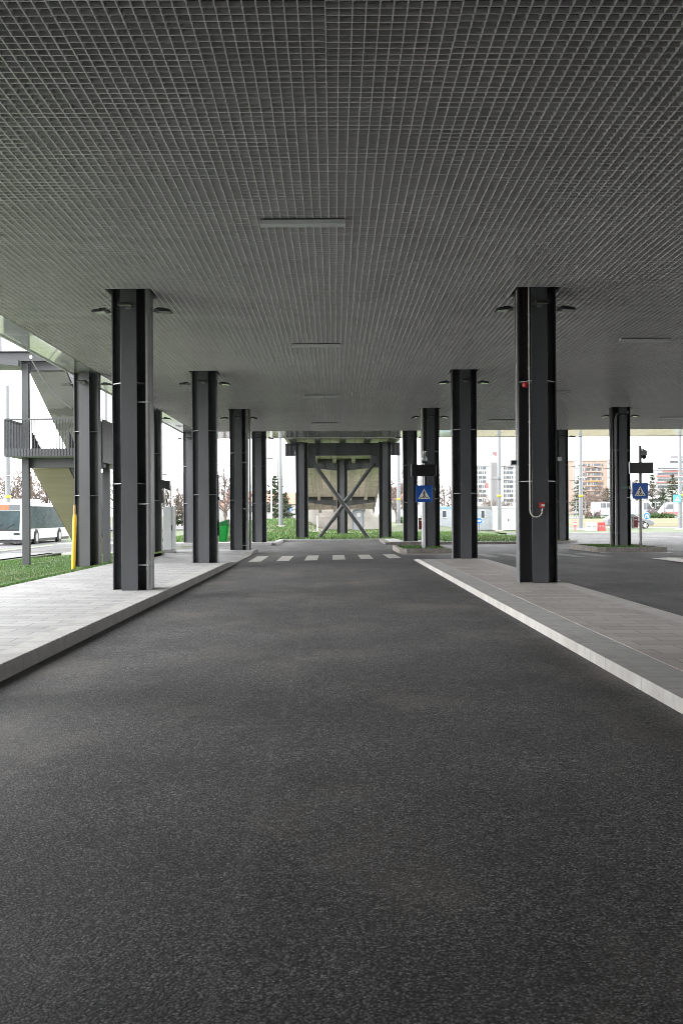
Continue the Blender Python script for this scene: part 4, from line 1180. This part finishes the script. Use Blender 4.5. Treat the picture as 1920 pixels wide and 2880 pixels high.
bare_tree(1380, 1395, 200, 1.0, 'low bare tree before the pale apartment block', 47)
bare_tree(1420, 1398, 210, 1.0, 'low bare tree right of the cabin mast', 48, 'twig2')
bare_tree(1672, 1352, 150, 1.1, 'wide bare brown tree before the orange apartment block', 49, zb_=.7)
bare_tree(1650, 1375, 165, 1.1, 'smaller bare brown tree behind the white van', 50, zb_=.7)
bare_tree(1796, 1330, 170, .9, 'bare tree above the display board post', 51, 'twig2', zb_=.7)
conifer(772, 1336, 102, 2.3, 'loose green conifer beside the mast left of the trestle', 61)
conifer(800, 1385, 118, 1.9, 'smaller conifer behind the mast left of the trestle', 62)
conifer(500, 1390, 135, 1.6, 'small olive conifer seen past the cabinet', 63)
conifer(1626, 1335, 160, 2.3, 'sparse conifer behind the mast before the orange block', 64, zb_=.7)
conifer(1705, 1372, 155, 2.2, 'dark green conifer left of the far right column', 65, zb_=.7)
conifer(1832, 1332, 170, 1.9, 'slim green conifer right of the crossing sign', 66, zb_=.7)
conifer(1888, 1334, 165, 3.6, 'broad dark conifer left of the right-hand mast', 67, zb_=.7)
conifer(1862, 1372, 172, 2.6, 'mid green conifer between two taller ones on the right', 68, zb_=.7)
conifer(1788, 1345, 180, 1.7, 'pale green conifer behind the display board', 69, zb_=.7)
conifer(1925, 1350, 170, 3.0, 'conifer cut by the right edge of the frame', 70, zb_=.7)
def bush(px, base, Y, rx_, rz_, label, seed, zb_=.6, mat='hedge'):
    rg = random.Random(seed); c = at(px, base, Y)
    t = thing('shrub', (c.x, Y, zb_), label, 'shrub')
    s = MB().tube([(c.x, Y, zb_-.1), (c.x+.05, Y, zb_+rz_*.7)], [.05, .02], 5)
    b = MB()
    for k in range(900):
        a = rg.uniform(0, 6.283); u = rg.random()**.4
        q = Vector((c.x+math.cos(a)*rx_*u*rg.uniform(.5, 1), Y+math.sin(a)*.7*u, zb_+rz_*rg.random()*(1.1-.5*u)))
        w = .09; b.add([q+Vector((rg.gauss(0, w), rg.gauss(0, w), rg.gauss(0, w))) for _ in range(3)], [(0, 1, 2)])
    s.build('stem', 'bark', t); b.build('foliage', mat, t)
bush(1842, 1465, 118, 1.4, .9, 'low green bush under the fence, right of the round sign', 81)
bush(1872, 1463, 118, 1.5, .95, 'low green bush in front of the red and white van', 82)
bush(1680, 1462, 118, 2.2, .35, 'long low green tuft before the white van', 83)
bush(1655, 1460, 121, .5, 1.2, 'bare dusky shrub at the fence beside the van', 84, mat='twig')
bush(1678, 1460, 122, .4, 1.3, 'bare grey shrub beside the rear of the white van', 85, mat='twig2')
bush(1832, 1450, 128, 1.2, 1.6, 'bare dusky shrub before the second white van', 86, mat='twig2')
bush(1140, 1488, 92, 1.0, 1.1, 'green shrub at the right end of the retaining wall', 87, zb_=.3)

# ------------------------------------------------------------------ buildings
def flat_block(name, px0, px1, top, Y, depth, mat, label, zb_=0, cat='apartment block'):
    a = at(px0, top, Y); b = at(px1, top, Y)
    t = thing(name, ((a.x+b.x)/2, Y, zb_), label, cat)
    MB().box(a.x, b.x, Y, Y+depth, zb_-1, a.z).build('wall', mat, t)
    return t, a, b
# pale block
Y1 = 540
t, a, b = flat_block('apartment_block', 1300, 1475, 1311, Y1, 14, 'bldwhite', 'pale grey apartment block with rows of dark windows behind the site cabins')
MB().box(at(1371, 0, Y1).x, at(1389, 0, Y1).x, Y1-1.2, Y1-.005, -.5, at(0, 1308, Y1).z).build('stair_shaft', 'bldgrey', t)
MB().box(at(1389.5, 0, Y1).x, at(1404, 0, Y1).x, Y1-2.0, Y1-.006, -.5, at(0, 1303, Y1).z).build('stair_shaft', 'bldwhite', t)
MB().box(a.x-.5, b.x+.5, Y1-.5, Y1+14.5, a.z+.003, a.z+.4).build('roof', 'bldgrey', t)
rws = [1316.5, 1329.5, 1342.5, 1355, 1368, 1381, 1394, 1407]
for i, py in enumerate(rws):
    for p0, p1 in ((1312, 1326), (1330, 1342), (1344.5, 1354), (1355.5, 1366), (1410, 1420), (1422.5, 1431), (1432, 1442), (1448, 1460)):
        q0 = at(p0, py-4, Y1); q1 = at(p1, py+4, Y1)
        w = MB().box(q0.x, q1.x, Y1-.12, Y1-.004, q1.z, q0.z).build('window', 'bldwin', t)
        if (i+int(p0)) % 3 == 0:
            MB().box(q0.x+(q1.x-q0.x)*.3, q0.x+(q1.x-q0.x)*.55, Y1-.16, Y1-.1205, q1.z, q0.z).build('sash', 'bldwhite', w)
MB().box(at(1355, 0, Y1).x, at(1362, 0, Y1).x, Y1-.5, Y1-.2, at(0, 1380, Y1).z, at(0, 1366, Y1).z).build('red_sign', 'bldred', t)
# orange block
Y2 = 560
t, a, b = flat_block('apartment_block', 1560, 1719, 1297, Y2, 14, 'orangepaint', 'orange and white apartment block behind the bare trees on the right')
for p0, p1 in ((1606, 1623), (1696.5, 1713)):
    MB().box(at(p0, 0, Y2).x, at(p1, 0, Y2).x, Y2-.4, Y2-.004, -.5, at(0, 1300.5, Y2).z).build('white_bay', 'bldwhite', t)
    for k in range(9):
        z_ = at(0, 1314+13*k, Y2).z
        MB().box(at(p0, 0, Y2).x, at(p1, 0, Y2).x, Y2-.46, Y2-.402, z_-.14, z_+.14).build('floor_band', 'bldgrey', t)
for k in range(9):
    py = 1308+13.2*k
    for p0, p1 in ((1638, 1645), (1647, 1657), (1663, 1673), (1674, 1687), (1690, 1695)):
        q0 = at(p0, py-4.2, Y2); q1 = at(p1, py+3.6, Y2)
        w = MB().box(q0.x, q1.x, Y2-.1, Y2-.004, q1.z, q0.z).build('window', 'bldwin', t)
        if int(p0+k) % 2: MB().box(q0.x+.4, q0.x+.9, Y2-.14, Y2-.101, q1.z+.2, q0.z).build('frame', 'bldwhite', w)
    q0 = at(1646, py+4, Y2); q1 = at(1689, py+7, Y2)
    MB().box(q0.x, q1.x, Y2-1.3, Y2-.005, q1.z, q0.z).build('balcony', 'orangepaint' if k != 3 else 'tan', t)
MB().box(a.x-.3, b.x+.3, Y2-.6, Y2+14.3, a.z+.003, a.z+.5).build('roof', 'orangepaint', t)
# white office with red bands
Y3 = 300
t, a, b = flat_block('office_building', 1835, 1990, 1322, Y3, 16, 'bldwhite', 'white office building with red bands and stepped roof at the right edge', cat='office building')
for py0, py1, p0, p1 in ((1334, 1338, 1851, 1960), (1348, 1352.5, 1835, 1960), (1366, 1370, 1835, 1960)):
    MB().box(at(p0, 0, Y3).x, at(p1, 0, Y3).x, Y3-.6, Y3-.004, at(0, py1, Y3).z, at(0, py0, Y3).z).build('red_band', 'bldred', t)
for py0, py1 in ((1327, 1331), (1341, 1346), (1357, 1363), (1376, 1384)):
    MB().box(at(1838, 0, Y3).x, at(1960, 0, Y3).x, Y3-.1, Y3-.005, at(0, py1, Y3).z, at(0, py0, Y3).z).build('window', 'bldwin', t)
MB().box(at(1878, 0, Y3).x, b.x, Y3+2, Y3+14, a.z+.003, at(0, 1300, Y3+2).z).build('upper_storey', 'bldwhite', t)
MB().box(at(1880, 0, Y3).x, b.x, Y3+1.88, Y3+1.995, at(0, 1313, Y3+2).z, at(0, 1307, Y3+2).z).build('window', 'bldwin', t)
MB().box(at(1888, 0, Y3).x, b.x, Y3+4, Y3+12, at(0, 1300, Y3+2).z+.003, at(0, 1293, Y3+4).z).build('roof_plant', 'bldgrey', t)
# tiled houses by the bridge
def house(px0, px1, ridge, eave, Y, label):
    a = at(px0, eave, Y); b = at(px1, eave, Y); rz_ = at(px0, ridge, Y).z
    t = thing('house', ((a.x+b.x)/2, Y, 0), label, 'house')
    MB().box(a.x, b.x, Y, Y+8, -.5, a.z).build('wall', 'bldwhite', t)
    MB().prism([(Y-.6, a.z), (Y+4, rz_), (Y+8.6, a.z), (Y+4, a.z-.1)], 'x', a.x-.5, b.x+.5).build('roof', 'rooftile', t)
    for k in range(3):
        x = a.x+(b.x-a.x)*(k+.5)/3
        MB().box(x-.5, x+.5, Y-.06, Y-.004, a.z-2, a.z-.7).build('window', 'bldwin', t)
house(640, 775, 1380, 1412, 185, 'low house with red tiled roof behind the conifer')
house(795, 880, 1384, 1418, 178, 'house with red roof left of the trestle')
house(1095, 1180, 1368, 1405, 185, 'house with red roof right of the trestle')
house(560, 650, 1405, 1425, 190, 'low red roofed house behind the green bin')
# site cabins
def cabin(px0, px1, top, base, Y, depth, mat, label, wins, roofm):
    a = at(px0, top, Y); b = at(px1, base, Y); zb_ = .05
    t = thing('site_cabin', ((a.x+b.x)/2, Y, zb_), label, 'site cabin')
    MB().box(a.x, b.x, Y, Y+depth, zb_+.1, a.z-.2).build('wall', mat, t)
    MB().box(a.x-.06, b.x+.06, Y-.06, Y+depth+.06, a.z-.199, a.z).build('roof', roofm, t)
    r = MB()
    n_ = int((b.x-a.x)/.3)
    for k in range(1, n_):
        x = a.x+(b.x-a.x)*k/n_; r.box(x-.015, x+.015, Y-.02, Y-.002, zb_+.12, a.z-.22)
    r.build('wall_rib', mat, t)
    MB().box(a.x+.1, b.x-.1, Y+.1, Y+depth-.1, zb_-.2, zb_+.099).build('skid', 'pipe', t)
    for w0, w1, wt, wb in wins:
        q0 = at(w0, wt, Y); q1 = at(w1, wb, Y)
        f = MB().box(q0.x-.07, q1.x+.07, Y-.05, Y-.0205, q1.z-.07, q0.z+.07).build('window', 'white', t)
        MB().box(q0.x, q1.x, Y-.06, Y-.051, q1.z, q0.z).build('pane', 'bldwin', f)
M['cabinblue'] = plain('cabin_blue_roof', (.17, .3, .36), .5, .05)
M['cabinwall'] = plain('cabin_wall', (.36, .385, .41), .5, .04)
cabin(1195, 1300, 1425, 1487, 85, 2.4, 'cabinwall', 'pale site cabin with blue roof edge behind the planting bed', [(1243, 1254, 1437, 1455)], 'cabinblue')
cabin(1310, 1385, 1424, 1492, 79, 2.4, 'cabinwall', 'light grey ribbed site cabin with one small window left of the cabin mast', [(1352, 1361, 1436, 1456)], 'pipe')
cabin(1392, 1480, 1423, 1496, 77.5, 2.6, 'white', 'white site cabin with a tiny dark window right of the cabin mast', [(1427, 1430.5, 1460, 1466)], 'white')

# ------------------------------------------------------------------ vehicles
def wheel(t, x, y, z, r, axis='x', w=.22):
    d = Vector((w/2, 0, 0)) if axis == 'x' else Vector((0, w/2, 0))
    c = Vector((x, y, z))
    h = MB().tube([c-d, c+d], r, 20).build('wheel', 'tyre', t)
    MB().tube([c-d*1.06, c+d*1.06], r*.62, 16).build('rim', 'rim', h)
# bus: front faces the viewer
BX0, BX1, BY0, BY1, BZ = -24.05, -21.5, 65.3, 77.3, -.49
t = thing('bus', (BX1-1.25, BY0, BZ), 'white city bus parked on the road behind the stair tower', 'bus')
prof = [(BY0+.12, BZ+.35), (BY0, BZ+.9), (BY0+.06, BZ+1.4), (BY0+.3, BZ+2.85), (BY0+.6, BZ+2.98), (BY1-.1, BZ+2.98), (BY1, BZ+2.8), (BY1, BZ+.35)]
MB().prism(prof, 'x', BX0, BX1).build('body', 'white', t, .08)
MB().prism([(BY0+1.6, BZ+2.985), (BY0+1.8, BZ+3.24), (BY0+5, BZ+3.24), (BY0+5.3, BZ+2.985)], 'x', BX0+.3, BX1-.25).build('roof_pod', 'white', t, .05)
def fy(z): return BY0+.06+(z-1.4)/1.45*.24
MB().add([], [])
w = MB(); w.add([(BX0+.14, fy(1.05)-.02+.03, BZ+1.05), (BX1-.14, fy(1.05)+.01, BZ+1.05), (BX1-.2, fy(2.75)-.015, BZ+2.75), (BX0+.2, fy(2.75)-.015, BZ+2.75)], [(0, 1, 2, 3)])
MB().prism([(fy(1.0)-.04, BZ+1.0), (fy(2.4)-.03, BZ+2.38), (fy(2.4), BZ+2.38), (fy(1.0), BZ+1.0)], 'x', BX0+.14, BX1-.16).build('windscreen', M['busglass'] if 'busglass' in M else 'glass', t)
MB().prism([(fy(2.42)-.035, BZ+2.42), (fy(2.8)-.03, BZ+2.82), (fy(2.8), BZ+2.82), (fy(2.42), BZ+2.42)], 'x', BX0+.18, BX1-.2).build('display', 'glass', t)
MB().prism([(fy(2.46)-.045, BZ+2.46), (fy(2.76)-.04, BZ+2.76), (fy(2.76)-.036, BZ+2.76), (fy(2.46)-.036, BZ+2.46)], 'x', BX0+.4, BX1-.95).build('display_text', 'orange', t)
MB().box(BX1+.002, BX1+.02, BY0+.55, BY1-.6, BZ+1.12, BZ+2.72).build('side_window', 'busglass', t)
pl = MB()
for y in (BY0+1.9, BY0+3.5, BY0+5.1, BY0+6.7, BY0+8.3, BY0+9.9): pl.box(BX1+.021, BX1+.026, y-.03, y+.03, BZ+1.12, BZ+2.72)
pl.build('window_pillar', 'black', t)
for y in (BY0+3.2, BY0+8.9):
    MB().tube([(BX1+.003, y, BZ+.5), (BX1+.012, y, BZ+.5)], .6, 20).build('wheel_arch', 'black', t)
    wheel(t, BX1-.1, y, BZ+.48, .48, 'x', .3)
MB().bar((BX0+.5, fy(1.1)-.06, BZ+1.08), (BX0+1.3, fy(1.5)-.06, BZ+1.5), .03, .03).bar((BX1-1.2, fy(1.1)-.06, BZ+1.08), (BX1-.5, fy(1.5)-.06, BZ+1.5), .03, .03).build('wiper', 'black', t)
MB().box(BX0+.25, BX1-.3, fy(1.0)-.05, fy(1.0)-.041, BZ+1.02, BZ+1.14).build('dashboard', 'black', t)
MB().box(BX0+.75, BX1-.75, BY0-.03, BY0+.02, BZ+.42, BZ+.6).build('number_plate_panel', 'cabinet', t)
for xx in (BX0+.3, BX1-.35):
    MB().box(xx-.2, xx+.2, BY0-.02, BY0+.03, BZ+.72, BZ+.86).build('headlight', 'glass', t)
MB().box(BX0+.1, BX1-.1, BY0+.1, BY1-.1, BZ+.18, BZ+.34).build('underside', 'black', t)
for s, xx in ((-1, BX0), (1, BX1)):
    MB().tube([(xx, BY0+.2, BZ+2.7), (xx+s*.2, BY0-.1, BZ+2.65), (xx+s*.22, BY0-.15, BZ+2.4)], .03, 6).cbox((xx+s*.22, BY0-.15, BZ+2.2), (.2, .08, .4)).build('mirror', 'black', t)
# lorry far left
def van(px_front, base, Y, L, H, W, facing, zb_, body, label, cat='van', lower=None):
    """side-on van, facing = +1 right / -1 left"""
    x0 = at(px_front, base, Y).x; s = facing
    t = thing('parked_van', (x0-s*L/2, Y, zb_), label, cat)
    def X(u): return x0-s*u
    p = [(X(0), zb_+.35), (X(0), zb_+.85), (X(.25), zb_+1.05), (X(1.0), zb_+H*.93), (X(1.25), zb_+H), (X(L), zb_+H), (X(L), zb_+.35)]
    if s > 0: p.reverse()
    MB().prism(p, 'y', Y, Y+W).build('body', body, t, .05)
    ws = [(X(.55), zb_+1.15), (X(1.05), zb_+H*.88), (X(1.8), zb_+H*.88), (X(1.8), zb_+1.15)]
    if s > 0: ws.reverse()
    MB().prism(ws, 'y', Y-.012, Y-.002).build('side_window', 'glass', t)
    if lower: MB().prism([(X(0), zb_+.36), (X(L), zb_+.36), (X(L), zb_+.8), (X(0), zb_+.8)][::(-1 if s > 0 else 1)], 'y', Y-.014, Y-.003).build('lower_band', lower, t)
    for u in (.9, L-1.0): wheel(t, X(u), Y+.12, zb_+.33, .33, 'y')
    MB().cbox((X(-.01), Y+W*.25, zb_+.75), (.05, .3, .18)).build('headlight', 'signwhite', t)
    MB().box(min(X(L*.55), X(L*.55+.03)), max(X(L*.55), X(L*.55+.03)), Y-.008, Y-.001, zb_+.5, zb_+H*.9).build('door_seam', 'bldgrey', t)
van(1843, 1459, 144, 5.6, 2.5, 2, 1, .82, 'vanwhite', 'white panel van facing right beyond the fence, behind the crossing sign')
van(1858, 1457, 140, 5.0, 2.15, 1.9, -1, .82, 'vanwhite', 'white van with red lower band facing left at the right edge', lower='bldred')
van(470, 1473, 182, 8.0, 3.0, 2.4, -1, 0, 'offwhite', 'pale box lorry far off in the gap beside the cabinet', 'lorry')
# van seen from behind
q0 = at(1684.5, 1412, 140); q1 = at(1722, 1457, 140); zb_ = .82
t = thing('parked_van', ((q0.x+q1.x)/2, 140, zb_), 'white van seen from behind, left of the far right column', 'van')
MB().prism([(q0.x, zb_+.3), (q1.x, zb_+.3), (q1.x-.03, q0.z-.25), (q1.x-.15, q0.z), (q0.x+.15, q0.z), (q0.x+.03, q0.z-.25)], 'y', 140, 145).build('body', 'vanwhite', t, .05)
cx = (q0.x+q1.x)/2
for s in (-1, 1):
    f = MB().box(cx+s*.44-.4, cx+s*.44+.4, 139.985, 139.998, zb_+.4, zb_+2.2).build('rear_door', 'vanwhite', t)
    MB().box(cx+s*.44-.36, cx+s*.44+.36, 139.975, 139.984, zb_+1.45, zb_+2.1).build('pane', 'glass', f)
    MB().box(cx+s*.9-.07, cx+s*.9+.07, 139.985, 139.999, zb_+.75, zb_+1.15).build('tail_light', 'darkred', t)
    wheel(t, cx+s*.8, 141, zb_+.33, .33, 'x')
# silver car on the main road
Yc = 86
x1 = at(1838, 1480, Yc).x; zb_ = .03
t = thing('car', (x1-2.1, Yc, zb_), 'silver car passing on the main road behind the right-hand post', 'car')
pr = [(x1-4.2, zb_+.3), (x1-.02, zb_+.3), (x1, zb_+.65), (x1-.3, zb_+.8), (x1-1.1, zb_+.92), (x1-1.8, zb_+1.38), (x1-3.2, zb_+1.42), (x1-4.0, zb_+1.0), (x1-4.2, zb_+.9)]
MB().prism(pr, 'y', Yc, Yc+1.75).build('body', 'silver', t, .06)
MB().prism([(x1-1.25, zb_+.95), (x1-1.85, zb_+1.32), (x1-3.1, zb_+1.35), (x1-3.7, zb_+.98)], 'y', Yc-.012, Yc-.002).build('side_window', 'glass', t)
for u in (.8, 3.4): wheel(t, x1-u, Yc+.1, zb_+.31, .31, 'y')
MB().box(x1-.18, x1+.01, Yc+.05, Yc+.4, zb_+.6, zb_+.75).build('headlight', 'signwhite', t)
# fence in front of the vans
a = at(1595, 1400, 128); b = at(1990, 1400, 128)
t = thing('mesh_fence', ((a.x+b.x)/2, 128, .8), 'long wire mesh fence with pale posts before the parked vans', 'fence')
n_ = 16; zt = at(1700, 1410, 128).z
for k in range(n_+1):
    x = a.x+(b.x-a.x)*k/n_; MB().box(x-.04, x+.04, 127.96, 128.04, .6, zt+.05).build('post', 'polew', t)
mb = MB()
for z_ in (.95, 1.3, 1.7, 2.1, zt): mb.bar((a.x, 127.95, z_), (b.x, 127.95, z_), .02, .02)
for k in range(int((b.x-a.x)/.25)): mb.box(a.x+.25*k-.006, a.x+.25*k+.006, 127.944, 127.956, .9, zt)
mb.build('wire_mesh', 'polew', t)

# barriers
def barrier(px0, px1, pt, pb, Y, mat, label):
    a = at(px0, pt, Y); b = at(px1, pb, Y); zb_ = .1; H = .95; W = b.x-a.x
    t = thing('road_barrier', ((a.x+b.x)/2, Y, zb_), label, 'barrier', 'plastic barriers by the main road')
    MB().prism([(Y-.28, zb_), (Y+.28, zb_), (Y+.12, zb_+.4), (Y+.1, zb_+H*.7), (Y-.1, zb_+H*.7), (Y-.12, zb_+.4)], 'x', a.x, b.x).build('body', mat, t, .03)
    for u in (.25, .65):
        MB().box(a.x+W*u-.06, a.x+W*u+.06, Y-.16, Y-.125, zb_+.3, zb_+.42).build('recess', 'pipe', t)
    return t
barrier(1647, 1661, 1484, 1495, 74, 'white', 'white plastic barrier left of its twin by the pale mast')
barrier(1661.5, 1676, 1484, 1495, 74, 'white', 'white plastic barrier next to the red one')
barrier(1680, 1700, 1482, 1496, 74, 'red', 'red plastic barrier beside the far right column')
c = at(1616, 1491, 74); 
t = thing('traffic_cone', (c.x, 74, .1), 'orange and white road beacon beside the pale mast', 'road beacon')
MB().lathe([(.16, 0), (.16, .05), (.1, .06), (.07, .35)], (c.x, 74, .1), 12).build('base', 'orange2', t) if 'orange2' in M else MB().lathe([(.16, 0), (.16, .05), (.1, .06), (.07, .35)], (c.x, 74, .1), 12).build('base', 'bldred', t)
MB().box(c.x-.11, c.x+.11, 73.97, 74.03, .45, .95).build('panel', 'bldred', t)
MB().box(c.x-.112, c.x+.112, 73.96, 73.969, .6, .72).box(c.x-.112, c.x+.112, 73.96, 73.969, .82, .9).build('stripe', 'signwhite', t)

# ------------------------------------------------------------------ light
w = bpy.data.worlds.new('World'); sc.world = w; w.use_nodes = True
n = w.node_tree.nodes; l = w.node_tree.links
bg = n['Background']
sky = n.new('ShaderNodeTexSky'); sky.sky_type = 'NISHITA'; sky.sun_disc = False
EL, AZ = 24, -32                 # overcast: the brighter part of the sky is to the left and slightly behind
sky.sun_elevation = R(EL); sky.sun_rotation = R(AZ-60)
sky.air_density = 1.0; sky.dust_density = 4.0; sky.ozone_density = 1.0
hs = n.new('ShaderNodeHueSaturation'); hs.inputs['Saturation'].default_value = .1
l.new(sky.outputs[0], hs.inputs['Color'])
# cloud deck: an even pale overcast lies over the clear sky
tcw = n.new('ShaderNodeTexCoord'); sxw = n.new('ShaderNodeSeparateXYZ'); l.new(tcw.outputs['Generated'], sxw.inputs[0])
deck_ = ramp(n, l, sxw.outputs[2], [(0, (6.6, 6.65, 6.75)), (.22, (6.2, 6.25, 6.35)), (.6, (3.8, 3.85, 3.9)), (1, (3.0, 3.05, 3.1))])
l.new(mix_col(n, l, .85, hs.outputs[0], deck_), bg.inputs['Color'])
bg.inputs['Strength'].default_value = .15
sd = bpy.data.lights.new('sun', 'SUN'); sd.energy = .5; sd.angle = R(45); sd.color = (1, .98, .95)
so = bpy.data.objects.new('sun', sd); col.objects.link(so)
az = R(AZ-60)
dirv = Vector((math.sin(az)*math.cos(R(EL)), math.cos(az)*math.cos(R(EL)), math.sin(R(EL))))
so.rotation_euler = dirv.to_track_quat('Z', 'Y').to_euler()
sc.view_settings.view_transform = 'Standard'; sc.view_settings.look = 'None'
sc.view_settings.gamma = 1; sc.view_settings.use_curve_mapping = False
sc.view_settings.exposure = 2.9
sc.render.engine = 'CYCLES'
cy = sc.cycles
cy.use_denoising = True; cy.denoiser = 'OPENIMAGEDENOISE'; cy.denoising_prefilter = 'NONE'; cy.denoising_input_passes = 'RGB_ALBEDO_NORMAL'
cy.pixel_filter_type = 'BLACKMAN_HARRIS'; cy.filter_width = .9
cy.max_bounces = 8; cy.diffuse_bounces = 5; cy.glossy_bounces = 4
cy.sample_clamp_indirect = 6
